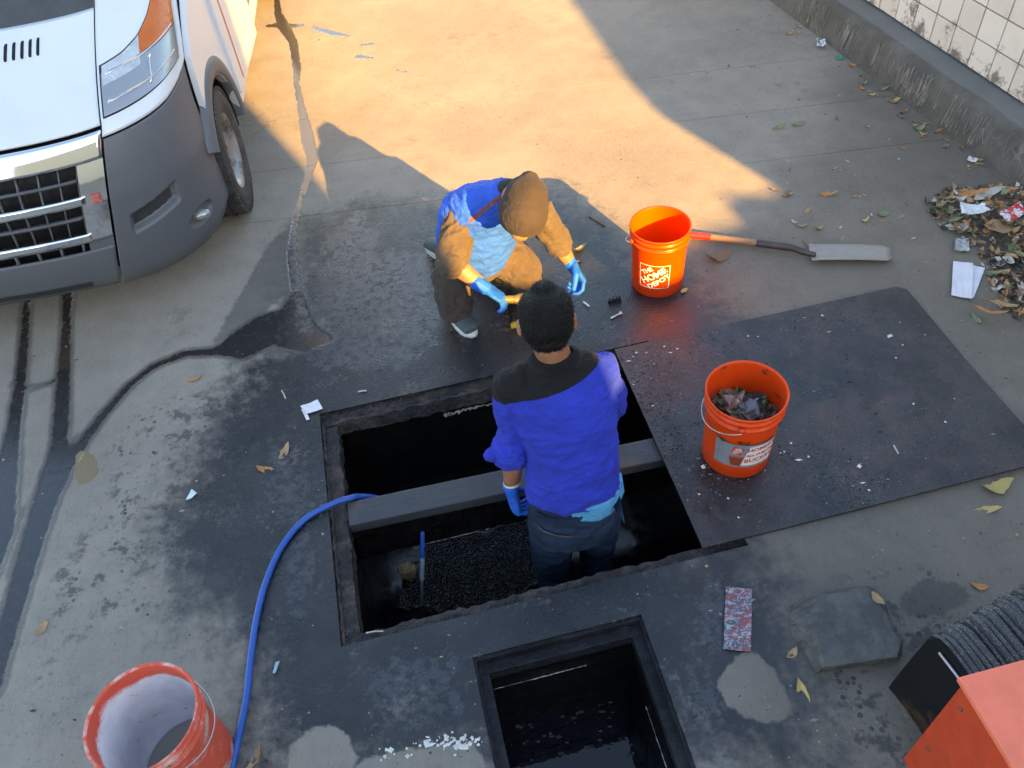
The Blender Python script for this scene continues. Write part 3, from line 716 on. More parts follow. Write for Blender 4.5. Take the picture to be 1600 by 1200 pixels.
# ================================================================ SPADE
t = empty('spade', at(1240, 392), label='long narrow spade with a red-ended wooden handle on the concrete', cat='spade')
WOOD = Mat('worn_ash_wood', (.34, .20, .11), .6); _g = WOOD.noise(6, 5, .6, WOOD.co('Object', (3, 40, 40)))
WOOD.set('Base Color', WOOD.mix(_g, (.21, .115, .06), (.36, .22, .13))); WOOD.bump(_g, .3, .004); WOOD = WOOD.m
P = [at(1010, 362, .03), at(1060, 365, .03), at(1110, 370.5, .03), at(1183, 380, .032), at(1215, 384, .034), at(1240, 388, .036), at(1256, 394, .034), at(1272, 398, .026)]
bm = bmesh.new(); tube(bm, [P[0], P[1], P[2]], .0185, 12); obj('grip', bm, simple('red_paint', (.55, .025, .02), .4, dirt=(.2, .1, .07), dirt_th=(.62, .7), dirt_s=20), t, True, world=True)
bm = bmesh.new(); tube(bm, [P[2], (P[2]+P[3])/2, P[3]], .0178, 12); obj('handle', bm, WOOD, t, True, world=True)
bm = bmesh.new(); tube(bm, cat_rom(P[3:], 4), [.019]*8+[.017]*5+[.014]*4, 12); obj('shank', bm, simple('brown_steel', (.085, .065, .06), .45, .4, dirt=(.15, .12, .1)), t, True, world=True)
bl = Mat('muddy_steel_blade', (.35, .33, .30), .5, .5); _n1 = bl.noise(10, 5, .7, bl.co('Object', (1, 5, 1)))
bl.set('Base Color', bl.mix(bl.step(_n1, .38, .64), (.30, .30, .29), (.33, .26, .19))); bl.set('Metallic', .25); bl.bump(_n1, .2, .004)
a0, a1 = at(1266, 397, .022), at(1392, 399, .010); ax = (a1-a0); L_ = ax.length; ax.normalize(); sv = Vector((-ax.y, ax.x, 0)).normalized()
bm = bmesh.new(); nu, nv = 14, 8; G = []
for i in range(nu+1):
    u = i/nu; hw = .062*(1-.05*u) if u < .9 else .062*.95*math.sqrt(max(0, 1-((u-.9)/.125)**2))
    if u < .02: hw = .066
    G.append([bm.verts.new(a0+ax*L_*u+sv*hw*(2*v/nv-1)+Vector((0, 0, .013*(2*v/nv-1)**2 + .006*math.sin(u*3) - .006*(1-u)*(1-abs(2*v/nv-1))))) for v in range(nv+1)])
for i in range(nu):
    for v in range(nv): bm.faces.new((G[i][v], G[i+1][v], G[i+1][v+1], G[i][v+1]))
o = obj('blade', bm, bl.m, t, True, world=True); md = o.modifiers.new('thick', 'SOLIDIFY'); md.thickness = .003; md.offset = 0

# ================================================================ HOSE
pts = [at(352, 1240, .013), at(362, 1200, .013), at(373, 1150, .013), at(385, 1090, .013), at(392, 1025, .013), at(401, 965, .013), at(416, 908, .013), at(441, 853, .013), at(477, 811, .013), at(520, 787, .014), at(548, 778, .004), pq(-.40, 2.12, -.03), pq(-.33, 2.135, -.10), pq(-.27, 2.12, -.2)]
bm = bmesh.new(); tube(bm, cat_rom(pts, 10), .0125, 12)
hose_m = simple('blue_hose_rubber', (.012, .085, .36), .38, var=.1, bump=.05, dirt=(.01, .04, .14), dirt_th=(.62, .75), dirt_s=14)
thing('water_hose', bm, hose_m, at(400, 965), True, label='blue hose curving over the concrete into the open pit', cat='hose')
# lance hanging inside the pit
t = empty('spray_lance', at(660, 850, -.2), label='blue and grey tube hanging down into the pit sludge', cat='tube')
q0_, q1_, q2_, q3_ = at(660, 832, -.22), at(660, 872, -.33), at(659, 905, -.42), at(659, 945, -.62)
for nm, a, b, r, mm in (('upper_tube', q0_, q1_, .010, hose_m), ('sleeve', q1_, q2_, .011, simple('grey_sleeve', (.22, .27, .31), .4, bump=0)), ('nozzle', q2_, q3_, .007, simple('pale_nozzle', (.18, .20, .22), .4, bump=0))):
    bm = bmesh.new(); tube(bm, [a, (a+b)/2, b], r, 10, (1, 0, 0)); obj(nm, bm, mm, t, True, world=True)

# ================================================================ BROKEN CONCRETE BLOCK
bm = bmesh.new()
top = [(1276, 931), (1318, 926), (1362, 922), (1384, 962), (1406, 1003), (1402, 1026), (1346, 1034), (1288, 1041), (1280, 1008), (1272, 980), (1279, 955)]
low = [(1238, 950), (1300, 924), (1366, 918), (1390, 962), (1411, 1003), (1406, 1030), (1348, 1040), (1276, 1052), (1252, 1012), (1233, 985), (1230, 965)]
rnd = random.Random(3)
def dense(L, z):
    P = [at(x, y, z) for x, y in L]; out = []
    for a, b in zip(P, P[1:]+P[:1]): out += [a.lerp(b, k/5) for k in range(5)]
    return out
T1, L1 = dense(top, .062), dense(low, .0); n = len(T1); mid_ = sum(T1, Vector())/n
def ring(P, z, j, k=1.0): return [bm.verts.new((mid_+(p-mid_)*k).xy.to_3d()+Vector((rnd.uniform(-j, j), rnd.uniform(-j, j), z+rnd.uniform(-j, j)*.7))) for p in P]
blend = lambda t: [l.lerp(p, t) for l, p in zip(L1, T1)]
rs = [ring(L1, 0, .0), ring(blend(.15), .018, .007), ring(blend(.45), .036, .009), ring(blend(.8), .054, .006), ring(T1, .062, .002), ring(T1, .063, .001, .8), ring(T1, .062, .001, .4)]
for A, B in zip(rs, rs[1:]):
    for i in range(n): bm.faces.new((A[i], A[(i+1) % n], B[(i+1) % n], B[i]))
bm.faces.new(rs[-1])
bmesh.ops.recalc_face_normals(bm, faces=bm.faces)
cm = Mat('dark_broken_concrete', (.08, .08, .085), .7); _n1 = cm.noise(12, 6, .7)
cm.set('Base Color', cm.mix(cm.step(_n1, .35, .7), (.060, .058, .056), (.120, .115, .108))); cm.bump(cm.math('ADD', _n1, cm.noise(70, 5, .7)), .8, .010)
thing('concrete_block', bm, cm.m, Vector((mid_.x, mid_.y, 0)), label='broken grey concrete slab piece lying beside the small pit', cat='concrete block')

# ================================================================ MATS STOOD ON EDGE, ORANGE CABINET (bottom right)
mt = Mat('ribbed_rubber', (.05, .05, .055), .6)
_g = mt.noise(220, 3, .6); mt.set('Base Color', mt.mix(mt.step(_g, .52, .68), (.045, .047, .05), (.22, .22, .215))); mt.bump(mt.noise(120, 4), .8, .004)
gl = Mat('glossy_black_sheet', (.008, .008, .009), .25); _n1 = gl.noise(4.5, 4, .6)
gl.set('Base Color', gl.mix(gl.step(_n1, .58, .72, 0, .8), (.006, .006, .007), gl.mix(gl.noise(11, 3), (.07, .055, .02), (.10, .035, .025))))
f0, f1 = at(1387, 1075, 0), at(1490, 1210, 0); fd = Vector((f1.x-f0.x, f1.y-f0.y, 0)).normalized(); fn = Vector((-fd.y, fd.x, 0))
if fn.x < 0: fn = -fn
HS, LS = .36, .62
rnd = random.Random(11); off = 0.0
for k in range(24):
    th_ = rnd.uniform(.010, .017); bm = bmesh.new(); nL, nH = 26, 8
    hk = HS+rnd.uniform(-.009, .009)+.002*k; lean = .055
    ph = rnd.uniform(0, 6)
    def P_(i, j, o_):
        s = LS*i/nL; z = hk*j/nH; c_ = .03
        e = 0
        if j == nH: e = -max(0, c_-s)*.8
        wob = .005*math.sin(s*15+1)+.0012*math.sin(s*23+ph)
        return f0+fd*(s+.01*math.sin(k*1.7))+fn*(off+o_+wob+lean*(z/HS)**1.5)+Vector((0, 0, z+e+.004*mnoise.noise(Vector((s*8, k, o_*50))) if j == nH else z))
    A = [[bm.verts.new(P_(i, j, 0)) for i in range(nL+1)] for j in range(nH+1)]; B = [[bm.verts.new(P_(i, j, th_)) for i in range(nL+1)] for j in range(nH+1)]
    fr = []
    for j in range(nH):
        for i in range(nL):
            fr.append(bm.faces.new((A[j][i], A[j][i+1], A[j+1][i+1], A[j+1][i]))); bm.faces.new((B[j+1][i], B[j+1][i+1], B[j][i+1], B[j][i]))
        for i in (0, nL): bm.faces.new((A[j][i], A[j+1][i], B[j+1][i], B[j][i]))
    for i in range(nL):
        for j in (0, nH): bm.faces.new((A[j][i], A[j][i+1], B[j][i+1], B[j][i]))
    if k == 0:
        for f in fr: f.material_index = 1
    bmesh.ops.recalc_face_normals(bm, faces=bm.faces)
    lab = 'glossy black front sheet of the ribbed stack beside the orange cabinet' if k == 0 else 'grey ribbed rubber mat, '+('second third fourth fifth sixth seventh eighth ninth tenth eleventh twelfth thirteenth fourteenth fifteenth sixteenth seventeenth eighteenth nineteenth twentieth twenty-first twenty-second twenty-third twenty-fourth'.split()[k-1])+' in the stack counting from its glossy front sheet'
    thing('rubber_mat', bm, [mt.m, gl.m], Vector((*(f0+fn*off).xy, 0)), label=lab, cat='rubber mat', group='rubber mats stacked on edge'); off += th_+rnd.uniform(.003, .006)
bm = bmesh.new(); tube(bm, cat_rom([f0+fd*s+fn*(.005*math.sin(s*15+1)+.055*(.325/.36)**1.5-.006)+Vector((0, 0, .325)) for s in (.05, .12, .2, .3, .42, .6)], 5), .004, 6)
thing('trim_strip', bm, simple('pale_trim', (.45, .43, .46), .5, bump=0), f0+fd*.2, True, label='thin pale strip along the front sheet of the mat stack', cat='strip')
cab = empty('orange_cabinet', pq(1.15, .65), PIT_YAW, label='orange painted steel cabinet at the bottom right corner', cat='cabinet')
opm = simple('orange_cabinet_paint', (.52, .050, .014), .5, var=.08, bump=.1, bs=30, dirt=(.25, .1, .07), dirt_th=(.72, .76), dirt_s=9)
lid_pm = simple('skylit_lid_paint', (.82, .17, .095), .5, var=.07, bump=.1, bs=30, dirt=(.45, .16, .11), dirt_th=(.70, .75), dirt_s=9)  # same orange paint; the sky's sheen on top is put into its colour
ZT = .60; c0 = at(1497, 1058, ZT); p_c = c0.x*_py+c0.y*_ps; q_c = -c0.x*_ps+c0.y*_py
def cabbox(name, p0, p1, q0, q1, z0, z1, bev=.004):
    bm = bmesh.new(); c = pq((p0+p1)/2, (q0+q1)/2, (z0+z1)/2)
    box(bm, Vector((0, 0, 0)), (p1-p0, q1-q0, z1-z0), 0, bev); o = obj(name, bm, lid_pm if name == 'lid' else opm, cab)
    d = (c-cab.location); d.rotate(Matrix.Rotation(-PIT_YAW, 3, 'Z')); o.location = d; return o
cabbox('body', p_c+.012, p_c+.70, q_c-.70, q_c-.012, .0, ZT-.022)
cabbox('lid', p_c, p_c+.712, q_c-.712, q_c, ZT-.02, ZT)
for dp, dz in ((.03, .10), (.03, .40)):
    bm = bmesh.new(); lathe(bm, [(0, 0), (.007, 0), (.006, .003), (0, .004)], 12, axis='X'); o = obj('rivet', bm, simple('dark_rivet', (.12, .09, .08), .5, bump=0), cab, True, world=True)
    o.data.transform(Matrix.Translation(pq(p_c+.0115, q_c-.05, ZT-dz)) @ Matrix.Rotation(PIT_YAW+math.pi, 4, 'Z'))
# ================================================================ WHITE VAN (only its front corner is in view)
VAN_YAW = R(3.0); VLOC = Vector((-2.345, 3.19, 0))
van = empty('white_van', VLOC, VAN_YAW, label='white van with grey bumper and chrome grille parked at the left', cat='van')
WPAINT = Mat('white_van_paint', (.58, .62, .66), .28, spec=.5, Coat_Weight=.5, Coat_Roughness=.08); WPAINT.set('Base Color', WPAINT.mix(WPAINT.step(WPAINT.noise(3, 5), .4, .75, 0, .5), (.58, .62, .66), (.53, .56, .59))); WPAINT = WPAINT.m
GPLAS = Mat('grey_bumper_plastic', (.085, .092, .105), .48); GPLAS.set('Base Color', GPLAS.mix(GPLAS.noise(4, 5), (.075, .082, .094), (.10, .108, .12))); GPLAS.bump(GPLAS.noise(300, 2), .12, .002)
GPLAS.set('Base Color', GPLAS.mix(GPLAS.step(GPLAS.noise(55, 4, .7), .70, .74, 0, .5), GPLAS.mix(GPLAS.noise(4, 5), (.075, .082, .094), (.10, .108, .12)), (.25, .25, .24))); GPLAS = GPLAS.m
BLK = simple('black_trim_plastic', (.007, .007, .008), .55, bump=.1, spec=.3)
CHR = Mat('chrome', (.82, .82, .84), .06, 1.0).m
DGREY = simple('grille_grey', (.07, .075, .085), .4, bump=0)
_pc = np.array([(0, 0), (.27, .007), (.535, .040), (.715, .105), (.84, .195), (.925, .31), (.972, .445), (.995, .58), (1.0, .70)])
_vz = np.array([(.18, .12), (.24, .065), (.30, .035), (.40, .010), (.55, 0), (.72, .004), (.85, .03), (.95, .065), (1.00, .095), (1.05, .165), (1.12, .29), (1.20, .45), (1.30, .68), (1.36, .84)])
def _smooth(x, X, Y):
    h = .45*(X[1]-X[0]) if len(X) > 1 else .02
    return float(np.mean(np.interp([x-h, x-h/2, x, x+h/2, x+h], X, Y)))
def surf(s, z, off=0.0):
    sg = 1 if s >= 0 else -1; a = abs(s)
    a -= 1.12*min(1.1, max(0, (1-z)/.75))*(a/3 if a < 3 else max(0, (8-a)/5))     # the front narrows towards the bumper
    def base(a, z):
        u = _smooth(a, np.arange(9.), _pc[:, 0]) if a > .5 else a*.25
        v = _smooth(a, np.arange(9.), _pc[:, 1]) if a > .5 else a*a*.006
        zz = np.interp([z-.03, z-.015, z, z+.015, z+.03], _vz[:, 0], _vz[:, 1]).mean()
        u -= max(0, z-1.05)*.10*(a/8)
        if z < .3: u -= (.3-z)*.5*(a/8)
        return Vector((u, v+zz, z))
    p = base(a, z)
    if off:
        e = .05; t1 = base(a+e, z)-base(max(a-e, 0), z); t2 = base(a, z+.01)-base(a, z-.01); n = t1.cross(t2).normalized()
        if n.y > 0 and n.z < .5 and n.x < .5: n = -n
        p += n*off
    return Vector((p.x*sg, p.y, p.z))
def patch(name, s0, s1, z0, z1, mat, parent=None, ns=24, nz=12, off=0.0, mirror=True, thick=.012, disp=None, smooth=True, **k):
    """a body panel between two lines of the van's skin; z0, z1 may be functions of s"""
    f0 = z0 if callable(z0) else (lambda s: z0); f1 = z1 if callable(z1) else (lambda s: z1)
    out = None
    for sg in ((1, -1) if mirror else (1,)):
        bm = bmesh.new(); G = []
        for j in range(nz+1):
            row = []
            for i in range(ns+1):
                s = s0+(s1-s0)*i/ns; z = f0(s)+(f1(s)-f0(s))*j/nz
                p = surf(s, z, off-(disp(s, z) if disp else 0)); p.x *= sg; row.append(bm.verts.new(p))
            G.append(row)
        for j in range(nz):
            for i in range(ns):
                q = (G[j][i], G[j][i+1], G[j+1][i+1], G[j+1][i]); bm.faces.new(q if sg == 1 else q[::-1])
        o = obj(name, bm, mat, parent or van, smooth, **k)
        if thick:
            md = o.modifiers.new('thick', 'SOLIDIFY'); md.thickness = thick; md.offset = -1; md.use_rim = True
        out = out or o
    return out
SE = 3.02                                                              # seam between centre and corner panels
patch('inner_structure', -7.8, 7.8, .26, 1.34, BLK, ns=60, nz=30, off=-.07, mirror=False, thick=0)
hood = patch('hood', -2.98, 2.98, 1.005, 1.288, WPAINT, ns=50, nz=30, mirror=False)
def slots():
    for i in range(12):
        for sg in (-1, 1):
            s = sg*(.28+i*.135)
            bm = bmesh.new()
            for z in (1.215, 1.245):
                pass
            r = [[bm.verts.new(surf(s+dx, z, .0012)) for dx in (-.028, .028)] for z in (1.212, 1.218, 1.232, 1.246, 1.252)]
            r[0][0].co = r[0][0].co.lerp(r[0][1].co, .25); r[-1][0].co = r[-1][0].co.lerp(r[-1][1].co, .25)
            for A, B in zip(r, r[1:]): bm.faces.new((A[0], A[1], B[1], B[0]))
            obj('vent_slot', bm, BLK, hood)
slots()
# white fender with headlight
fend = patch('fender', SE, 8.0, lambda s: .965+.03*max(0, (s-5.5)/2.5), 1.335, WPAINT, ns=40, nz=30)
hl0 = lambda s: 1.018+.010*(s-3.1)/3
def hl1(s): return float(np.interp(s, [3.1, 3.8, 4.4, 4.9, 5.3, 5.8, 6.3, 6.7, 6.95], [1.150, 1.162, 1.182, 1.215, 1.262, 1.312, 1.30, 1.22, 1.10]))
HLH = Mat('headlight_reflector', (.46, .50, .54), .16, .5); HLH.bump(HLH.noise(25, 3, .6, HLH.co('Object', (4, 1, 1))), .25, .004); HLH = HLH.m
def hl_part(sgn_parent=None):
    h = patch('headlight', 3.08, 6.95, hl0, hl1, BLK, ns=40, nz=14, off=.003, thick=.004)
    patch('reflector', 3.12, 6.85, lambda s: hl0(s)+.004, lambda s: min(hl1(s)-.005, 1.128), HLH, h, ns=30, nz=8, off=.0055, thick=0)
    patch('indicator', 4.45, 6.75, lambda s: 1.130, lambda s: max(1.131, hl1(s)-.005), INDI, h, ns=24, nz=8, off=.0055, thick=0)
    patch('side_light', 3.15, 4.44, lambda s: 1.098+.008*(s-3.2), lambda s: hl1(s)-.005, simple('clear_reflector', (.70, .76, .80), .25, .3, bump=.5, bs=60), h, ns=16, nz=4, off=.0062, thick=0)
    for z_ in (1.052, 1.122): patch('trim_bar', 3.25, 6.5, lambda s: z_+.004*(s-3.2), lambda s: z_+.006+.004*(s-3.2), CHR, h, ns=24, nz=1, off=.009, thick=.003)
    patch('divider', 4.75, 4.9, 1.045, 1.118, CHR, h, ns=2, nz=6, off=.0085, thick=.003)
    patch('lens', 3.1, 6.9, lambda s: hl0(s)+.003, lambda s: hl1(s)-.003, LENS, h, ns=40, nz=12, off=.014, thick=.002)
INDI = Mat('orange_indicator', (.85, .22, .03), .2); INDI.set('Base Color', INDI.mix(INDI.noise(9, 3), (.62, .10, .02), (.85, .24, .01))); INDI.bump(INDI.vor(60), .4, .004); INDI = INDI.m
LENS = Mat('clear_lens', (.02, .02, .022), .04, spec=.8); LENS.set('Alpha', .10); LENS = LENS.m
hl_part()
# chrome grille
gr = patch('grille_surround', -SE+.04, SE-.04, .895, .990, CHR, ns=50, nz=8, off=.004, mirror=False, thick=.02)
for sg in (1, -1):
    for nm, a, b, z0, z1 in (('grille_side', 2.36, 2.98, .55, .893),):
        bm = bmesh.new(); G = [[bm.verts.new(surf(sg*(a+(b-a)*i/8), z0+(z1-z0)*j/14, .004)) for i in range(9)] for j in range(15)]
        for j in range(14):
            for i in range(8): bm.faces.new((G[j][i], G[j][i+1], G[j+1][i+1], G[j+1][i]))
        obj(nm, bm, CHR, gr, True)
for z0, z1, o_ in ((.728, .764, .012), (.548, .585, .012)):
    patch('chrome_bar', -2.45, 2.45, z0, z1, CHR, gr, ns=40, nz=4, off=o_, mirror=False, thick=.03)
for z0 in (.655, .825): patch('grille_slat', -2.36, 2.36, z0, z0+.012, DGREY, gr, ns=40, nz=1, off=-.004, mirror=False, thick=.03)
for k in range(-6, 7):
    s = k*.37+.12
    patch('grille_rib', s-.014, s+.014, .585, .893, DGREY, gr, ns=1, nz=6, off=-.006, mirror=False, thick=.03)
# centre bumper with its slots
cb = patch('bumper_centre', -SE+.02, SE-.02, .235, .488, GPLAS, ns=50, nz=16, mirror=False)
patch('bumper_lip', -SE+.02, SE-.02, .535, .547, GPLAS, ns=50, nz=2, mirror=False)
for k in range(-5, 6):
    patch('slot_rib', k*.5+.2-.03, k*.5+.2+.03, .488, .535, GPLAS, cb, ns=1, nz=3, off=-.004, mirror=False)
for sg in (1, -1):
    bm = bmesh.new(); a = [bm.verts.new(surf(sg*s, z, -.002)) for s, z in ((2.35, .488), (3.0, .488), (3.0, .547), (2.35, .547))]; bm.faces.new(a); obj('bumper_end', bm, GPLAS, cb)
patch('lower_mesh', -2.2, 2.2, .262, .302, simple('mesh_plastic', (.02, .022, .024), .6, bump=.9, bs=260), cb, ns=40, nz=3, off=.0015, mirror=False, thick=0)
# corner bumper with moulded pocket and fog lamp
def dep(s, z):
    d = 0
    zc = .585+.030*(s-4.2)                                              # air pocket
    a = max(0, min(1, (s-3.42)/.08))*max(0, min(1, (4.95-s)/.10)); b = max(0, min(1, (z-(zc-.055))/.02))*max(0, min(1, ((zc+.045)-z)/.008))
    d = max(d, .040*a*b)
    e = ((s-5.55)/.55)**2+((z-.40)/.040)**2                            # fog-lamp hollow
    d = max(d, .020*max(0, min(1, (1.25-e)*3)))
    if s > 5.0: d -= .010*max(0, min(1, (s-5.0)/.8))*max(0, min(1, 1-abs(z-.68)/.14))
    return d
bc = patch('bumper_corner', SE+.02, 7.6, .215, lambda s: .957+.03*max(0, (s-5.5)/2.5), GPLAS, ns=110, nz=90, disp=dep)
patch('pocket_floor', 3.5, 4.85, lambda s: .545+.030*(s-4.2), lambda s: .618+.03*(s-4.2), simple('dark_pocket', (.03, .033, .038), .5, bump=0), bc, ns=20, nz=4, off=-.0385, thick=0)
FOG = Mat('fog_lamp_glass', (.30, .31, .30), .08, .5).m
for sg in (1, -1):
    bm = bmesh.new(); c = surf(5.5, .402, -.012); c.x *= sg; ell(bm, c, (.055, .035, .028), None, 2); obj('fog_lamp', bm, FOG, bc, True)
# side of the body, wheel arch and door
WC = Vector((.985, .99, .345)); AR = .405
def side_poly(sg):
    pts = []
    v0 = lambda z: .70+float(np.interp(z, _vz[:, 0], _vz[:, 1]))
    pts += [(v0(z), z) for z in np.linspace(.60, 1.335, 14)]
    pts += [(1.75, 2.15), (1.95, 2.45), (5.2, 2.5), (5.4, 2.2), (5.4, .48), (4.9, .42), (4.55, .42)]
    rc = 4.03
    pts += [(rc+AR*math.cos(a), WC.z+AR*math.sin(a)) for a in np.linspace(.2, math.pi-.2, 14)]
    pts += [(3.5, .40), (1.55, .36), (1.42, .36)]
    pts += [(WC.y+AR*math.cos(a), WC.z+AR*math.sin(a)) for a in np.linspace(.06, 2.4, 18)]
    bm = bmesh.new(); f = bm.faces.new([bm.verts.new((sg*.998, v, z)) for v, z in pts]); bmesh.ops.triangulate(bm, faces=[f])
    for v in bm.verts:
        if v.co.z > 1.3: v.co.x -= sg*(v.co.z-1.3)*.10
    o = obj('body_side', bm, WPAINT, van); md = o.modifiers.new('t', 'SOLIDIFY'); md.thickness = .03; md.offset = -1*sg
    return o
for sg in (1, -1):
    sp_ = side_poly(sg)
    # grey flare around the arch
    bm = bmesh.new(); G = []
    for a in np.linspace(-.02, 2.62, 40):
        row = []
        for rr, xx in ((AR-.004, .985), (AR-.004, 1.035), (AR+.03, 1.045), (AR+.085, 1.030), (AR+.10, 1.0)):
            row.append(bm.verts.new((sg*xx, WC.y+rr*math.cos(a), WC.z+rr*math.sin(a)*1.02)))
        G.append(row)
    for A, B in zip(G, G[1:]):
        for i in range(4): bm.faces.new((A[i], A[i+1], B[i+1], B[i]))
    bmesh.ops.recalc_face_normals(bm, faces=bm.faces)
    obj('wheel_arch_flare', bm, GPLAS, van, True)
    bm = bmesh.new(); lathe(bm, [(AR-.01, -.28), (AR-.01, .0)], 40, (sg*(.99 if sg > 0 else .71), WC.y, WC.z), 'X'); 
    kill = [f for f in bm.faces if len(f.verts) > 4]; bmesh.ops.delete(bm, geom=kill, context='FACES')
    kill = [f for f in bm.faces if f.calc_center_median().z < .3]; bmesh.ops.delete(bm, geom=kill, context='FACES')
    obj('wheel_well', bm, BLK, van, True)
    bm = bmesh.new(); box(bm, (sg*1.008, 2.55, .55), (.03, 2.0, .14), 0, .01); obj('side_moulding', bm, GPLAS, van)
# front door on the side in view, standing slightly open
door = bpy.data.objects.new('door', None); link(door, van); door.location = (1.0, 1.47, 0); door.rotation_euler = (0, 0, R(-2.5))
bm = bmesh.new(); box(bm, (.02, .41, 1.15), (.05, .80, 1.45), 0, .012); obj('door_panel', bm, WPAINT, door)
bm = bmesh.new(); box(bm, (.05, .70, 1.18), (.03, .15, .03), 0, .008); obj('handle', bm, BLK, door)
ORS = simple('orange_vinyl', (.75, .14, .03), .4, bump=0)
def stripe(pts, w_, parent, x=1.0035, mat=ORS):
    bm = bmesh.new(); P = cat_rom([(x-max(0, z-1.3)*.10, v, z) for v, z in pts], 8); L = []
    for i, p in enumerate(P):
        t = (P[min(i+1, len(P)-1)]-P[max(i-1, 0)]).normalized(); n_ = Vector((0, -t.z, t.y)); L.append((bm.verts.new(p+n_*w_/2), bm.verts.new(p-n_*w_/2)))
    for (a, b), (c, d) in zip(L, L[1:]): bm.faces.new((a, b, d, c))
    return obj('side_stripe', bm, mat, parent)
sd_ = stripe([(.15, .46), (.152, .7), (.145, .95), (.13, 1.3)], .022, door, .0465)
for pts in ([(1.33, 1.06), (1.37, .985), (1.40, .905)], [(1.40, .905), (1.425, .95), (1.45, 1.06)], [(1.37, 1.05), (1.40, .965), (1.415, 1.05)]): stripe(pts, .010, van, 1.0035)
for k in range(4): stripe([(1.10+.016*k, 1.10), (1.135+.010*k, 1.03-.004*k), (1.165+.005*k, .955+.006*k)], .006, van, 1.0035, BLK)
# cowl, windscreen, roof, wiper
bm = bmesh.new(); G = []
for s in np.linspace(-6.6, 6.6, 41):
    zc_ = 1.288 if abs(s) < 3 else 1.288+.045*min(1, (abs(s)-3)/.4); a = surf(s, zc_, -.014); b = surf(s, 1.335)+Vector((0, .08, .03)); c = b+Vector((0, .80, .90)); c.x *= .90; b.x *= .985
    G.append((bm.verts.new(a), bm.verts.new(b), bm.verts.new(c)))
for A, B in zip(G, G[1:]):
    f = bm.faces.new((A[0], B[0], B[1], A[1])); f.material_index = 0; f = bm.faces.new((A[1], B[1], B[2], A[2])); f.material_index = 1
WSG = Mat('windscreen_glass', (.012, .014, .016), .04, spec=.8).m
obj('windscreen', bm, [simple('cowl_plastic', (.05, .053, .056), .6, bump=.3), WSG], van, True)
for k, dx in ((0, -.35), (1, .35)):
    bm = bmesh.new(); tube(bm, [Vector((dx-.3, .90, 1.375)), Vector((dx, .93, 1.39)), Vector((dx+.35, 1.0, 1.40))], .011, 8); obj('wiper', bm, BLK, van, True)
bm = bmesh.new(); box(bm, (0, 3.6, 2.47), (1.78, 3.5, .08), 0, .03); obj('roof', bm, WPAINT, van)
bm = bmesh.new(); box(bm, (0, 5.4, 1.45), (1.9, .05, 2.05), 0, .01); obj('rear_doors', bm, WPAINT, van)
bm = bmesh.new(); box(bm, (0, 3.2, .46), (1.7, 4.3, .12)); obj('underbody', bm, BLK, van)
# wheels
TYRE = Mat('tyre_rubber', (.035, .034, .034), .75); TYRE.set('Base Color', TYRE.mix(TYRE.step(TYRE.noise(12, 5), .45, .75), (.028, .027, .027), (.07, .065, .06))); TYRE.bump(TYRE.noise(80, 3), .3, .004); TYRE = TYRE.m
RIMM = simple('silver_rim', (.26, .265, .27), .4, .5, dirt=(.10, .09, .08), dirt_th=(.50, .66))
def wheel(loc, steer, out):
    w_ = bpy.data.objects.new('wheel', None); link(w_, van); w_.location = loc; w_.rotation_euler = (0, 0, steer)
    bm = bmesh.new()
    lathe(bm, [(.205, -.10), (.255, -.116), (.300, -.114), (.328, -.100), (.340, -.082), (.344, -.070), (.336, -.068), (.336, -.060), (.345, -.058), (.346, -.020), (.337, -.018), (.337, -.008), (.346, -.006), (.346, .034), (.337, .036), (.337, .046), (.345, .048), (.344, .070), (.340, .082), (.328, .100), (.300, .114), (.255, .116), (.205, .10)], 72, axis='X', cap=False)
    for k in range(60):                                                # tread blocks
        a = 2*math.pi*k/60
        for xx in (-.089, .089):
            box(bm, (xx, .335*math.cos(a), .335*math.sin(a)), (.036, .020, .020), 0, 0, Matrix.Rotation(a, 4, 'X'))
        box(bm, (.014, .3425*math.cos(a), .3425*math.sin(a)), (.030, .014, .010), 0, 0, Matrix.Rotation(a, 4, 'X') @ Matrix.Rotation(.3, 4, 'Z'))
        box(bm, (-.040, .3425*math.cos(a), .3425*math.sin(a)), (.030, .014, .010), 0, 0, Matrix.Rotation(a, 4, 'X') @ Matrix.Rotation(-.3, 4, 'Z'))
    obj('tyre', bm, TYRE, w_)
    bm = bmesh.new(); lathe(bm, [(0, .055*out), (.05, .058*out), (.055, .040*out), (.075, .03*out), (.14, .045*out), (.165, .05*out), (.178, .075*out), (.205, .098*out), (.212, .10*out), (.205, .08*out), (.195, .02*out), (0, .0)], 48, axis='X')
    bmesh.ops.recalc_face_normals(bm, faces=bm.faces); rim = obj('rim', bm, RIMM, w_, True)
    for k in range(5):
        a = 2*math.pi*k/5; bm = bmesh.new(); ell(bm, (.040*out, .068*math.cos(a), .068*math.sin(a)), (.012, .010, .010), None, 2); obj('wheel_nut', bm, BLK, rim, True)
    for k in range(10):
        a = 2*math.pi*(k+.5)/10; bm = bmesh.new(); ell(bm, (.0425*out, .118*math.cos(a), .118*math.sin(a)), (.006, .016, .016), None, 2); obj('rim_hole', bm, BLK, rim, True)
for sg in (1, -1):
    wheel((sg*.905, WC.y, WC.z), R(3), sg); wheel((sg*.92, 4.03, WC.z), 0, sg)
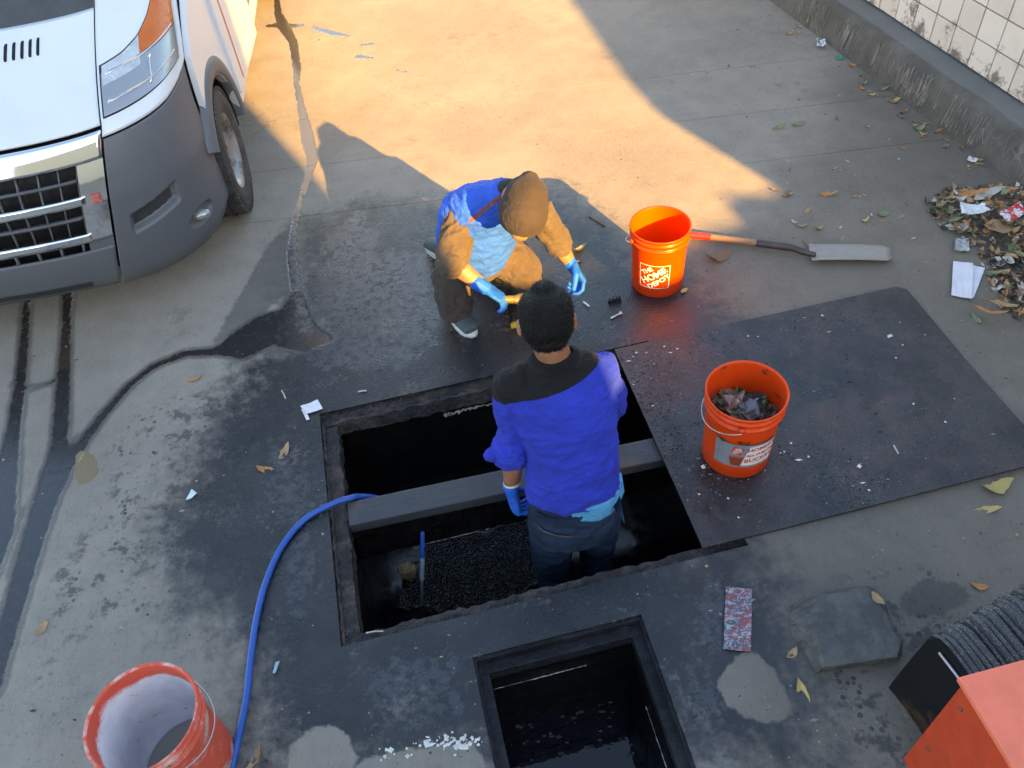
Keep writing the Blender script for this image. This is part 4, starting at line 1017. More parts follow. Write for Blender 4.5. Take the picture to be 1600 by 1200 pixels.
# ================================================================ PEOPLE
def cloth(name, col, rough=.85, var=.18, weave=420, dirt=None, th=(.6, .75), **k):
    m = Mat(name, col, rough, spec=.25)
    c = m.mix(m.step(m.noise(7, 5, .6), .3, .7), tuple(x*(1-var) for x in col), tuple(min(1, x*(1+var)) for x in col))
    if dirt: c = m.mix(m.step(m.noise(8, 6, .7), *th, 0, .7), c, dirt)
    m.set('Base Color', c); m.set('Sheen Weight', .04); m._c = c
    h = m.math('ADD', m.math('MULTIPLY', m.noise(weave, 2), .2), m.math('MULTIPLY', m.math('ABSOLUTE', m.math('SUBTRACT', m.noise(13, 4, .6, None, 1.2), .5)), -2.2))
    m.bump(h, .7, .009)
    return m
SKIN = Mat('skin', (.30, .145, .085), .5); SKIN.set('Base Color', SKIN.mix(SKIN.step(SKIN.noise(18, 5), .3, .7), (.24, .10, .052), (.34, .155, .085))); SKIN.set('Subsurface Weight', .12); SKIN.set('Subsurface Radius', (.02, .008, .004)); SKIN.set('Subsurface Scale', .5); SKIN.bump(SKIN.noise(160, 3), .15, .002); SKIN = SKIN.m
GLOVE = Mat('blue_nitrile_glove', (.008, .14, .52), .58, spec=.25); GLOVE.set('Base Color', GLOVE.mix(GLOVE.step(GLOVE.noise(20, 5), .4, .75, 0, .8), (.006, .105, .52), (.004, .06, .30))); GLOVE.bump(GLOVE.noise(55, 4, .6), .5, .005); GLOVE = GLOVE.m
HAIR = Mat('black_hair', (.004, .0036, .0036), .5, spec=.25); _g = HAIR.noise(1.0, 4, .7, HAIR.co('Object', (260, 260, 60))); HAIR.set('Base Color', HAIR.mix(_g, (.0015, .0015, .0015), (.007, .006, .0055))); HAIR.bump(_g, .9, .006); HAIR = HAIR.m
def person(loc, label):
    return empty('person', loc, label=label, cat='person')
def attach(name, me, mat, p, smooth=True):
    return obj(name, me, mat, p, smooth, world=True)
def frame(fwd, up):
    up = Vector(up).normalized(); fwd = Vector(fwd); fwd = (fwd-up*fwd.dot(up)).normalized(); right = fwd.cross(up)
    return Matrix((right, fwd, up)).transposed()
def head_bits(bm, c, M, k=1.0):
    """skull, jaw, nose, ears, brow and neck stump; M columns = right, forward, up"""
    P = lambda x, y, z: Vector(c)+M@Vector((x, y, z))*k
    ell(bm, P(0, -.012, .024), (.074*k, .092*k, .080*k), M)
    ell(bm, P(0, .022, -.030), (.062*k, .066*k, .078*k), M)
    ell(bm, P(0, .045, -.082), (.040*k, .042*k, .030*k), M)
    loft(bm, [(P(0, .088, .018), .007*k, .008*k), (P(0, .100, -.008), .010*k, .012*k), (P(0, .104, -.024), .016*k, .011*k)], M@Vector((1, 0, 0)), 10)
    ell(bm, P(0, .078, .036), (.045*k, .014*k, .010*k), M, 2)
    for s in (-1, 1):
        ell(bm, P(s*.036, .066, -.020), (.018*k, .014*k, .016*k), M, 2)
        ell(bm, P(s*.088, -.012, -.006), (.010*k, .022*k, .034*k), M @ Matrix.Rotation(s*-.35, 3, 'Z'), 2)
    ell(bm, P(0, .080, -.056), (.022*k, .010*k, .008*k), M, 2)
def eyes(p, c, M, k=1.0):
    P = lambda x, y, z: Vector(c)+M@Vector((x, y, z))*k
    for s in (-1, 1):
        bm = bmesh.new(); ell(bm, P(s*.031, .076, .014), (.013*k,)*3, M, 2); attach('eye', bm, simple('eye_white', (.6, .57, .53), .2, bump=0), p)
def hand(wrist, mid, palm_n, thumb_side, curl=.8, k=1.0, spread=.10, splay=None, off=0.0):
    """gloved hand: palm from wrist towards mid; fingers bend towards palm_n; returns a bmesh of overlapping closed pieces"""
    bm = bmesh.new(); d = (Vector(mid)-Vector(wrist)).normalized(); n = Vector(palm_n); n = (n-d*n.dot(d)).normalized(); s = d.cross(n)
    if s.dot(Vector(thumb_side)) < 0: s = -s                           # s points to the thumb side
    w0 = Vector(wrist)
    loft(bm, [(w0-d*.02*k, .031*k, .027*k), (w0+d*.012*k, .030*k, .022*k), (w0+d*.045*k, .042*k, .018*k), (w0+d*.085*k, .043*k, .016*k)], s, 14)
    for i, (L, r) in enumerate(((.072, .0086), (.080, .0090), (.074, .0086), (.060, .0078))):
        o = (1.5-i)*.0205*k
        b = w0+d*.082*k+s*o; a = curl*(.55+.08*i); dd = d+s*spread*(1.5-i); P = [b-d*.02*k, b]
        ang = 0
        for seg in (.46, .31, .26):
            ang += a; v = (dd*math.cos(ang)+n*math.sin(ang)).normalized(); P.append(P[-1]+v*L*seg*k)
        tube(bm, P, [r*k*1.05, r*k*1.05, r*k, r*k*.95, r*k*.82], 9, s)
    b = w0+d*.022*k+s*.030*k
    t1 = (d*.62+s*.62+n*.35*curl).normalized(); t2 = (d*.85+s*.15+n*.65*curl).normalized()
    tube(bm, [b-t1*.012*k, b+t1*.030*k, b+t1*.030*k+t2*.030*k, b+t1*.030*k+t2*.055*k], [.015*k, .0135*k, .0115*k, .0098*k], 9, n)
    return bm
def cuff(bm, a, b, r, n=9):
    a, b = Vector(a), Vector(b); tube(bm, [a, (a+b)/2, b], r)

# ---------------------------------------------------------------- man standing in the pit, back to the camera
p1_ = person(Vector((.16, 1.80, -.70)), 'man in a royal blue shirt with black yoke standing in the open pit')
hc = at(854, 503, .945); HM = frame((.03, 1, -.5), (.0, .50, 1))
sh = lambda x, y, z: Vector((x, y, z))
shL, elL, wrL, hdL = sh(-.002, 1.905, .69), sh(-.022, 1.858, .405), sh(-.050, 1.830, .195), sh(-.045, 1.812, .10)
shR, elR, wrR, hdR = sh(.300, 1.915, .705), sh(.345, 1.960, .475), sh(.30, 2.145, .38), sh(.27, 2.215, .36)
bm = bmesh.new()
head_bits(bm, hc, HM, 1.0)
nb = sh(.150, 1.905, .775)
loft(bm, [(nb-Vector((0, .01, .06)), .068, .060), (nb+Vector((0, .0, .03)), .059, .056), (hc+HM@Vector((0, -.022, -.06)), .056, .060)], (1, 0, 0), 16)
loft(bm, [(sh(.175, 1.79, .10), .15, .10), (sh(.17, 1.82, .3), .145, .10), (sh(.16, 1.87, .55), .165, .105), (sh(.155, 1.90, .70), .14, .08)], (1, 0, 0), 20)
for a, b, c_ in ((shL, elL, wrL), (shR, elR, wrR)):
    loft(bm, [(a, .052, .052), (a.lerp(b, .5), .046, .046), (b, .040, .040), (b.lerp(c_, .3), .041, .039), (b.lerp(c_, .75), .033, .030), (c_, .028, .026)], (1, .3, 0), 14)
for x, dy in (.084, 0), (.272, .035): loft(bm, [(sh(x, 1.785, .08), .06, .07), (sh(x, 1.803+dy, -.3), .048, .05), (sh(x, 1.79+dy, -.66), .04, .045)], (1, 0, 0), 14)
attach('body', fuse(bm, .0065, 4), SKIN, p1_)
eyes(p1_, hc, HM, 1.0)
# hair
bm = bmesh.new(); P = lambda x, y, z: hc+HM@Vector((x, y, z))
loft(bm, [(P(0, -.046, -.048), .062, .054), (P(0, -.044, -.034), .074, .072), (P(0, -.038, -.015), .081, .088), (P(0, -.028, .020), .086, .102), (P(0, -.020, .052), .086, .104), (P(0, -.018, .080), .080, .096), (P(0, -.018, .100), .064, .078), (P(0, -.018, .112), .038, .046)], HM@Vector((1, 0, 0)), 28)
ell(bm, P(0, .030, .055), (.074, .068, .052), HM)
hm = fuse(bm, .005, 5); wrinkle(hm, .0035, 70, (1, 1, 1), 2)
attach('hair', hm, HAIR, p1_)
rnd = random.Random(4); bm = bmesh.new()                                  # short strands standing off the hair
hm.update()
cr = P(.012, -.085, .058)
for _ in range(9000):
    v = hm.vertices[rnd.randrange(len(hm.vertices))]; n_ = v.normal
    out = (v.co-cr); out -= n_*out.dot(n_); out = out.normalized() if out.length > 1e-4 else Vector((1, 0, 0))
    sw = out.cross(n_)*rnd.uniform(-.5, .5); d_ = (out*.9+n_*rnd.uniform(.15, .6)+sw).normalized(); L = rnd.uniform(.009, .018); q = n_.cross(d_).normalized()*.0007
    b0 = v.co-n_*.001+Vector((rnd.uniform(-.003, .003), rnd.uniform(-.003, .003), rnd.uniform(-.003, .003)))
    bm.faces.new((bm.verts.new(b0-q), bm.verts.new(b0+q), bm.verts.new(b0+d_*L)))
attach('hair_strands', bm, HAIR, p1_, False)['kind'] = 'stuff'
# shirt
SH = cloth('royal_blue_shirt', (.014, .034, .37), .8, .14, 300)
_yk = SH.step(SH.attr('f_yoke'), -.0006, .0006)
SH.set('Base Color', SH.mix(_yk, SH._c, (.0055, .0055, .007)))
bm = bmesh.new()
loft(bm, [(sh(.178, 1.770, .235), .178, .128), (sh(.180, 1.780, .30), .170, .128), (sh(.186, 1.80, .38), .162, .128), (sh(.184, 1.83, .46), .164, .132), (sh(.172, 1.86, .55), .180, .134), (sh(.160, 1.89, .65), .196, .124), (sh(.154, 1.905, .715), .176, .098), (sh(.150, 1.91, .765), .118, .076), (sh(.147, 1.915, .80), .078, .066)], (1, 0, 0), 28, False)
loft(bm, [(shL+Vector((.05, 0, .015)), .075, .075), (shL, .071, .073), (shL.lerp(elL, .35), .062, .064), (shL.lerp(elL, .7), .058, .060), (shL.lerp(elL, .92), .060, .060), (elL+Vector((-.004, -.002, -.018)), .060, .060)], (1, .2, 0), 18)
loft(bm, [(shR-Vector((.05, 0, -.012)), .072, .072), (shR, .074, .075), (shR.lerp(elR, .4), .068, .070), (shR.lerp(elR, .85), .066, .068), (elR, .064, .064), (elR.lerp(wrR, .3), .060, .060)], (1, .2, 0), 18)
ell(bm, elL+Vector((-.072, -.02, .010)), (.034, .022, .024), None, 2)       # flap of the rolled cuff
sm = fuse(bm, .006, 5)
A_, B_ = at(778, 612, .665), at(925, 546, .755); nrm = (B_-A_).cross(Vector((-.05, 1, -.15))).normalized()
if nrm.z < 0: nrm = -nrm
a_ = sm.attributes.new('f_yoke', 'FLOAT', 'POINT'); a_.data.foreach_set('value', [min((v.co-A_).dot(nrm), (v.co.x-shL.x+.055)*.5+.01) for v in sm.vertices])
wrinkle(sm, .008, 4.6, (1.3, 1.3, 2.0), 1.0); wrinkle(sm, .0042, 11, (1.0, 1.0, 2.2), 5.0); wrinkle(sm, .0015, 30, (1, 1, 1.5), 2.0)
o = attach('shirt', sm, SH.m, p1_)
# rolled cuffs
bm = bmesh.new()
loft(bm, [(elL+Vector((-.002, -.001, .032)), .070, .068), (elL+Vector((-.006, -.002, .005)), .075, .072), (elL+Vector((-.008, -.003, -.022)), .072, .068)], (1, .2, 0), 20)
cf = fuse(bm, .005, 3); wrinkle(cf, .008, 16, (1, 1, 2.2), 3); SHC = cloth('royal_blue_cuff', (.016, .038, .40), .8, .14, 300).m
attach('cuff', cf, SHC, p1_)
# collar
bm = bmesh.new(); G = []
for i in range(41):
    a = math.radians(-215+i*250/40); cx = nb+Vector((0, .004, .020))
    rr = .070; d_ = Vector((math.cos(a), math.sin(a)*.95, 0)); lean_ = .0 if abs(i-20) < 12 else .012*(abs(i-20)-12)/8
    z = .018 if math.sin(a) < 0 else .004
    G.append([bm.verts.new(cx+d_*(rr-.004)+Vector((0, 0, z+.036-lean_*2))), bm.verts.new(cx+d_*(rr+.006)+Vector((0, 0, z+.034-lean_*2))), bm.verts.new(cx+d_*(rr+.022+lean_)+Vector((0, 0, z-.006-lean_*2.2))), bm.verts.new(cx+d_*(rr+.014)+Vector((0, 0, z-.012-lean_*2)))])
for A, B in zip(G, G[1:]):
    for i in range(3): bm.faces.new((A[i], A[i+1], B[i+1], B[i]))
bmesh.ops.recalc_face_normals(bm, faces=bm.faces)
o = attach('collar', bm, cloth('black_collar', (.005, .005, .006), .85).m, p1_); md = o.modifiers.new('t', 'SOLIDIFY'); md.thickness = .003
# undershirt hem and jeans
bm = bmesh.new(); loft(bm, [(sh(.225, 1.770, .190), .142, .130), (sh(.222, 1.775, .27), .138, .124)], (1, .12, 0), 24, False); um = fuse(bm, .007, 3); wrinkle(um, .005, 14, (1, 1, .4), 8)
attach('undershirt', um, cloth('pale_blue_undershirt', (.06, .30, .52), .85).m, p1_)
JE = Mat('blue_jeans', (.02, .04, .075), .8, spec=.2); _g = JE.noise(1, 3, .6, JE.co('Object', (300, 300, 40)))
JE.set('Base Color', JE.mix(JE.step(JE.noise(5, 5), .35, .7), (.007, .016, .036), (.018, .036, .070))); JE.bump(JE.math('ADD', JE.math('MULTIPLY', _g, .3), JE.noise(30, 4)), .35, .005)
bm = bmesh.new()
loft(bm, [(sh(.18, 1.775, .03), .178, .132), (sh(.18, 1.765, .10), .180, .130), (sh(.18, 1.775, .23), .166, .116)], (1, .1, 0), 26)
loft(bm, [(sh(.095, 1.778, .10), .092, .115), (sh(.090, 1.785, -.05), .094, .108), (sh(.082, 1.80, -.22), .082, .090), (sh(.080, 1.81, -.36), .072, .078), (sh(.080, 1.80, -.56), .066, .072), (sh(.080, 1.79, -.70), .066, .072)], (1, 0, 0), 20)
loft(bm, [(sh(.265, 1.785, .10), .092, .112), (sh(.272, 1.80, -.05), .088, .100), (sh(.276, 1.83, -.22), .078, .086), (sh(.275, 1.85, -.36), .070, .076), (sh(.270, 1.84, -.56), .064, .070), (sh(.268, 1.83, -.70), .064, .070)], (1, 0, 0), 20)
jm = fuse(bm, .007, 5); wrinkle(jm, .007, 9, (1, 1, 1.6), 4)
jeans = attach('jeans', jm, JE.m, p1_)
# back pockets, slightly proud
def on_back(pts, off):
    """flat patch laid on the seat of the jeans"""
    bm = bmesh.new(); vs = []
    from mathutils.bvhtree import BVHTree
    t = BVHTree.FromPolygons([v.co for v in jm.vertices], [tuple(f.vertices) for f in jm.polygons])
    n = 8; A, B, C, D = [Vector(x) for x in pts]; G = []
    for j in range(n+1):
        row = []
        for i in range(n+1):
            q = A.lerp(B, i/n).lerp(D.lerp(C, i/n), j/n); h = t.ray_cast(q+Vector((0, -.5, 0)), Vector((0, 1, 0)))
            row.append(bm.verts.new((h[0] if h[0] else q)+(h[1] if h[0] else Vector((0, -1, 0)))*off))
        G.append(row)
    for j in range(n):
        for i in range(n): bm.faces.new((G[j][i], G[j][i+1], G[j+1][i+1], G[j+1][i]))
    return bm
attach('pocket', on_back([(.04, 1.6, .145), (.155, 1.6, .13), (.145, 1.6, .0), (.05, 1.6, .01)], .004), JE.m, jeans)
attach('pocket', on_back([(.225, 1.6, .13), (.33, 1.6, .145), (.32, 1.6, .01), (.235, 1.6, .0)], .004), JE.m, jeans)
attach('pocket_edge', on_back([(.04, 1.6, .152), (.155, 1.6, .137), (.155, 1.6, .129), (.04, 1.6, .144)], .008), cloth('dark_thread', (.07, .065, .06)).m, jeans)
attach('waistband', on_back([(.03, 1.6, .22), (.34, 1.6, .24), (.34, 1.6, .205), (.03, 1.6, .185)], .006), JE.m, jeans)
# gloves and bracelet
g = hand(wrL, hdL, Vector((.7, .2, -.1)), Vector((.1, 1, 0)), 1.35, 1.15); attach('glove', fuse(g, .003, 2), GLOVE, p1_)
g = hand(wrR, hdR, Vector((-.3, .2, -1)), Vector((-1, .1, 0)), 1.0, 1.02); attach('glove', fuse(g, .003, 2), GLOVE, p1_)
bm = bmesh.new(); lathe(bm, [(.030, -.005), (.0325, -.005), (.0325, .005), (.030, .005)], 28, close=True); o = attach('bracelet', bm, simple('white_bracelet', (.6, .6, .6), .3, bump=0), p1_)
o.data.transform(Matrix.Translation(elL.lerp(wrL, .82)) @ (wrL-elL).to_track_quat('Z', 'X').to_matrix().to_4x4() @ Matrix.Rotation(.25, 4, 'X'))
for x in (.08, .27):
    bm = bmesh.new(); loft(bm, [(sh(x, 1.76, -.68), .055, .05), (sh(x, 1.82, -.68), .052, .045), (sh(x, 1.92, -.69), .046, .03)], (1, 0, 0), 14); attach('boot', bm, BLK, p1_)

# ---------------------------------------------------------------- man kneeling on one knee beside the pit
p2_ = person(at(740, 470, 0), 'kneeling man in a blue vest and brown knit cap reaching down with blue gloves')
pel = at(738, 388, .34); ch = at(752, 338, .53); nk = at(800, 308, .66)
s1, e1, w1, h1 = at(722, 336, .58), at(704, 408, .46), at(757, 449, .35), at(790, 469, .29)     # arm on the left of the picture
s2, e2, w2, h2 = at(846, 338, .57), at(868, 372, .42), at(890, 410, .27), at(912, 444, .17)     # arm on the right
kn1 = at(703, 436, .27); an1 = at(712, 480, .08); to1 = at(724, 502, .035)                       # planted foot
kn2 = at(822, 432, .10); an2 = at(700, 392, .07); to2 = at(668, 376, .07)                        # knee on the ground, foot behind
hp1 = pel+Vector((-.05, -.06, -.03)); hp2 = pel+Vector((.09, .02, -.03))
hc2 = at(818, 327, .775); face = (at(800, 345, .62)-hc2).normalized(); upv = (at(838, 262, .93)-at(818, 335, .74))
HM2 = frame(Vector((-.28, -.55, -.75)), upv)
bm = bmesh.new(); head_bits(bm, hc2, HM2, 1.02)
loft(bm, [(nk-Vector((.03, .0, .07)), .066, .060), (nk+Vector((0, 0, .02)), .058, .055), (hc2+HM2@Vector((0, -.02, -.05)), .056, .058)], (1, 0, 0), 16)
loft(bm, [(pel, .13, .10), (ch, .15, .10), (nk-Vector((.03, 0, .05)), .10, .07)], (1, .1, 0), 20)
for a, b, c_ in ((s1, e1, w1), (s2, e2, w2)):
    loft(bm, [(a, .05, .05), (a.lerp(b, .5), .045, .045), (b, .041, .041), (b.lerp(c_, .3), .044, .041), (b.lerp(c_, .75), .035, .032), (c_, .029, .027)], (1, .3, 0), 14)
for a, b, c_ in ((hp1, kn1, an1), (hp2, kn2, an2)): loft(bm, [(a, .075, .075), (b, .05, .05), (c_, .035, .035)], (1, 0, 0), 14)
attach('body', fuse(bm, .0065, 4), SKIN, p2_); eyes(p2_, hc2, HM2, 1.02)
bm = bmesh.new(); P = lambda x, y, z: hc2+HM2@Vector((x, y, z))
ell(bm, P(0, -.03, .0), (.079, .085, .06), HM2); attach('hair', fuse(bm, .006, 3), HAIR, p2_)
# knit cap
KN = cloth('brown_knit', (.036, .028, .025), .95, .12, 240); _g = KN.noise(1, 2, .5, KN.co('Object', (110, 110, 25))); KN.bump(KN.math('ADD', _g, KN.noise(20, 4)), .6, .006)
bm = bmesh.new()
loft(bm, [(P(0, .006, -.002), .090, .114), (P(0, -.004, .042), .090, .112), (P(0, -.020, .085), .080, .095), (P(0, -.030, .112), .058, .070), (P(0, -.036, .124), .034, .042)], HM2@Vector((1, 0, 0)), 28)
cm_ = fuse(bm, .006, 4); wrinkle(cm_, .004, 9, (1, 1, 1.6), 6); cap_ = attach('knit_cap', cm_, KN.m, p2_)
bm = bmesh.new(); loft(bm, [(P(0, .010, -.034), .098, .124), (P(0, .008, -.012), .102, .129), (P(0, .003, .010), .100, .125)], HM2@Vector((1, 0, 0)), 28)
cb_ = fuse(bm, .006, 2); wrinkle(cb_, .003, 18, (1, 1, 1), 2); attach('cap_brim', cb_, KN.m, cap_)
# brown shirt
BR = cloth('brown_work_shirt', (.080, .060, .044), .9, .15, 300)
bm = bmesh.new()
loft(bm, [(pel+Vector((0, 0, .05)), .135, .100), (ch, .150, .100), (ch.lerp(nk, .6), .135, .085), (nk-Vector((.01, 0, .02)), .080, .068)], (1, .15, 0), 24)
sd1 = Vector((1, .2, 0))
loft(bm, [(s1+Vector((.05, 0, .02)), .078, .078), (s1, .080, .080), (s1.lerp(e1, .4), .076, .076), (s1.lerp(e1, .8), .074, .074), (e1+(w1-e1)*.05, .066, .066)], sd1, 18)
loft(bm, [(s2-Vector((.06, 0, -.01)), .075, .075), (s2, .076, .076), (s2.lerp(e2, .5), .068, .068), (e2, .064, .064)], sd1, 18)
bmm = fuse(bm, .0065, 5); wrinkle(bmm, .009, 11, (1.4, 1.4, .6), 2.2); wrinkle(bmm, .003, 26, (1, 1, 1), 7); attach('shirt', bmm, BR.m, p2_)
for a, b, f0_, f1_, r in ((e1, w1, -.06, .14, .071), (e2, w2, .0, .34, .058)):
    bm = bmesh.new(); loft(bm, [(a.lerp(b, f0_), r, r), (a.lerp(b, (f0_+f1_)/2), r*1.06, r*1.06), (a.lerp(b, f1_), r, r)], sd1, 18); c2_ = fuse(bm, .005, 3); wrinkle(c2_, .006, 18, (1, 1, 1.5), 3); attach('cuff', c2_, BR.m, p2_)
bm = bmesh.new(); loft(bm, [(nk+Vector((-.01, 0, -.015)), .088, .078), (nk+Vector((-.004, -.004, .03)), .074, .070)], (1, .1, 0), 22); attach('collar', fuse(bm, .006, 2), cloth('dark_collar', (.030, .026, .03)).m, p2_)
# blue vest
VE = cloth('blue_vest', (.018, .098, .52), .75, .12, 300)
_st = VE.step(VE.attr('f_stripe'), .010, .007); VE.set('Base Color', VE.mix(_st, VE._c, (.22, .06, .035)))
bm = bmesh.new()
loft(bm, [(pel+Vector((.01, 0, -.01)), .175, .150), (pel.lerp(ch, .5), .188, .150), (ch, .200, .148), (ch.lerp(nk, .45), .190, .130), (ch.lerp(nk, .85), .120, .095)], (1, .15, 0), 28)
ell(bm, s1+Vector((.075, .01, .035)), (.075, .085, .055)); ell(bm, s2+Vector((-.085, .01, .03)), (.07, .08, .05))
vm = fuse(bm, .0065, 5)
wrinkle(vm, .010, 9, (.8, .8, 1.8), 3.3); wrinkle(vm, .004, 20, (1, 1, 1.6), 9)
vo = attach('vest', vm, VE.m, p2_)
sa_, sb_ = at(746, 346, .56), at(782, 318, .62); sn = (sb_-sa_).cross(_fw).normalized()
a_ = vm.attributes.new('f_stripe', 'FLOAT', 'POINT')
a_.data.foreach_set('value', [abs((v.co-sa_).dot(sn)) if (v.co-sa_).dot((sb_-sa_).normalized()) > -.02 else .1 for v in vm.vertices])
# trousers
TR = cloth('brown_trousers', (.070, .053, .047), .9, .15, 300)
bm = bmesh.new()
loft(bm, [(pel+Vector((0, .02, -.06)), .175, .150), (pel+Vector((0, 0, .03)), .170, .140)], (1, .2, 0), 24)
loft(bm, [(hp1, .105, .105), (hp1.lerp(kn1, .5), .100, .100), (kn1+Vector((0, 0, -.01)), .088, .086), (kn1.lerp(an1, .35), .082, .085), (kn1.lerp(an1, .8), .080, .085), (an1, .080, .088)], (1, 0, 0), 20)
loft(bm, [(hp2, .108, .108), (hp2.lerp(kn2+Vector((0, 0, .06)), .5), .104, .102), (kn2+Vector((-.01, 0, .04)), .092, .090), (kn2, .082, .082)], (1, .3, 0), 20)
loft(bm, [(kn2, .080, .078), (kn2.lerp(an2, .5), .072, .070), (an2, .060, .060)], (0, 0, 1), 18)
tm_ = fuse(bm, .007, 5); wrinkle(tm_, .011, 8, (1.2, 1.2, .8), 5.5); wrinkle(tm_, .004, 20, (1, 1, 1), 1.5); attach('trousers', tm_, TR.m, p2_)
# shoes
SHO = simple('teal_grey_shoe', (.045, .075, .08), .6); SOL = simple('pale_sole', (.50, .50, .48), .6)
for an, to in ((an1, to1), (an2, to2)):
    d_ = (to-an); d_.z = 0; d_.normalize(); sd_ = Vector((-d_.y, d_.x, 0)); heel = Vector((an.x, an.y, 0))-d_*.11
    L_ = .28; up0 = 0 if an is an1 else .02
    bm = bmesh.new(); loft(bm, [(heel+d_*.02+Vector((0, 0, .060+up0)), .040, .040), (heel+d_*.10+Vector((0, 0, .065+up0)), .044, .048), (heel+d_*.18+Vector((0, 0, .050+up0)), .050, .034), (heel+d_*.25+Vector((0, 0, .042+up0)), .042, .024)], sd_, 16)
    so = attach('shoe', fuse(bm, .006, 3), SHO, p2_)
    bm = bmesh.new(); N2 = 24; lo = []; hi = []
    for i in range(N2):
        a = 2*math.pi*i/N2; wx = .052*(1 if math.cos(a) > 0 else .86)
        p = heel+d_*(L_/2+math.cos(a)*L_/2*1.02)+sd_*math.sin(a)*wx
        lo.append(bm.verts.new((p.x, p.y, .004+up0))); hi.append(bm.verts.new((p.x, p.y, .030+up0)))
    bm.faces.new(hi); bm.faces.new(lo[::-1])
    for i in range(N2): bm.faces.new((lo[i], lo[(i+1) % N2], hi[(i+1) % N2], hi[i]))
    bmesh.ops.bevel(bm, geom=bm.edges[:], offset=.004, segments=2, affect='EDGES'); attach('sole', bm, SOL, so)
# gloves
fw1 = (h1-w1).normalized()
g = hand(w1, h1, Vector((.15, -.3, -1)), Vector((.5, .8, .3)), .85, 1.05); cuff(g, w1-fw1*.045, w1+fw1*.01, [.036, .034, .032]); attach('glove', fuse(g, .003, 2), GLOVE, p2_)
fw2 = (h2-w2).normalized()
g = hand(w2, h2, Vector((-.5, -.5, -.6)), Vector((-.8, -.3, 0)), 1.35, 1.25); cuff(g, w2-fw2*.05, w2+fw2*.01, [.037, .034, .032]); attach('glove', fuse(g, .003, 2), GLOVE, p2_)
# brass torch in his hand and a yellow tool on the ground
t = empty('work_torch', at(798, 470, .2), label='short brass coloured torch held in the kneeling man glove', cat='torch')
BRASS = Mat('brass', (.72, .45, .12), .25, .8).m
a, b = at(778, 468, .27), at(812, 468, .27); dv = (b-a).normalized()
bm = bmesh.new(); tube(bm, [a, a.lerp(b, .5), b], [.017, .018, .019], 16); obj('barrel', bm, BRASS, t, True, world=True)
bm = bmesh.new(); tube(bm, [b-dv*.02, b, b+dv*.022], [.020, .027, .029], 18); obj('lamp_head', bm, BRASS, t, True, world=True)
bm = bmesh.new(); tube(bm, cat_rom([at(797, 476, .19), at(796, 488, .12), at(800, 498, .06), at(797, 505, .03)], 5), .004, 8); obj('strap', bm, BLK, t, True, world=True)
bm = bmesh.new(); c_ = at(810, 507, .015); box(bm, c_, (.075, .024, .022), R(4), .004)
for k in range(3): box(bm, c_+Vector((-.02+.02*k, 0, .012)), (.008, .020, .004), R(4))
thing('yellow_tool', bm, simple('yellow_plastic', (.62, .40, .04), .4, bump=0), Vector((c_.x, c_.y, 0)), label='small yellow tool on the ground under the brass torch', cat='tool')
# ================================================================ LITTER
def leaf_mesh(L, W, curl, fold, seed, twist=0.0):
    """pointed leaf, curled along its length and folded along its midrib"""
    rnd = random.Random(seed); bm = bmesh.new(); n, k = 8, 4; G = []
    for i in range(n+1):
        t = i/n; w_ = W*.5*(math.sin(math.pi*min(1, t*1.02))**.75)*(1+.18*rnd.uniform(-1, 1)) if 0 < i < n else .0006
        row = []
        for j in range(k+1):
            v = 2*j/k-1; x = (t-.5)*L; y = v*w_+.10*L*math.sin(3.1*t+seed)
            z = curl*((2*t-1)**2)*L*.5 + fold*abs(v)*w_ + .05*L*rnd.uniform(-.5, .5)*abs(v)
            a = twist*(t-.5); y, z = y*math.cos(a)-z*math.sin(a), y*math.sin(a)+z*math.cos(a)
            row.append(bm.verts.new((x, y, z)))
        G.append(row)
    for i in range(n):
        for j in range(k): bm.faces.new((G[i][j], G[i+1][j], G[i+1][j+1], G[i][j+1]))
    zmin = min(v.co.z for v in bm.verts); bmesh.ops.translate(bm, verts=bm.verts, vec=(0, 0, .003-zmin))
    me = bpy.data.meshes.new('leaf'); bm.to_mesh(me); bm.free(); me.polygons.foreach_set('use_smooth', [True]*len(me.polygons)); return me
def leaf_mat(name, c0, c1):
    m = Mat(name, c0, .65); m.set('Base Color', m.mix(m.step(m.noise(40, 5, .7), .35, .7), c0, c1)); m.bump(m.noise(120, 4), .5, .003); return m.m
LM = {'tan': leaf_mat('tan_leaf', (.42, .28, .15), (.28, .16, .08)), 'orange': leaf_mat('orange_leaf', (.50, .23, .08), (.32, .13, .05)), 'brown': leaf_mat('brown_leaf', (.24, .14, .075), (.13, .08, .045)),
      'green': leaf_mat('dull_green_leaf', (.20, .24, .12), (.12, .16, .07)), 'yellow': leaf_mat('yellow_leaf', (.52, .40, .14), (.35, .24, .09)), 'dark': leaf_mat('soggy_leaf', (.035, .028, .022), (.07, .05, .035)), 'pale': leaf_mat('pale_scrap', (.50, .47, .43), (.38, .35, .32))}
_lc = {}
def leaf(x, y, L, rot, col, label, z=0.0, shape=0, group=None, W=.42, curl=.5, fold=.35, tilt=0.0, name='leaf', cat='leaf'):
    key = (shape, round(W, 2), round(curl, 2), round(fold, 2), col)
    if key not in _lc:
        me = leaf_mesh(1.0, W, curl, fold, shape*7+3, .8 if shape % 2 else -.5); me.materials.append(LM[col]); _lc[key] = me
    o = bpy.data.objects.new(name, _lc[key]); link(o); p = at(x, y, z); o.location = p; o.scale = (L,)*3; o.rotation_euler = (tilt+.25*math.sin(x*1.7), .18*math.cos(y*2.3), R(rot)); tag(o, label, cat, group); return o
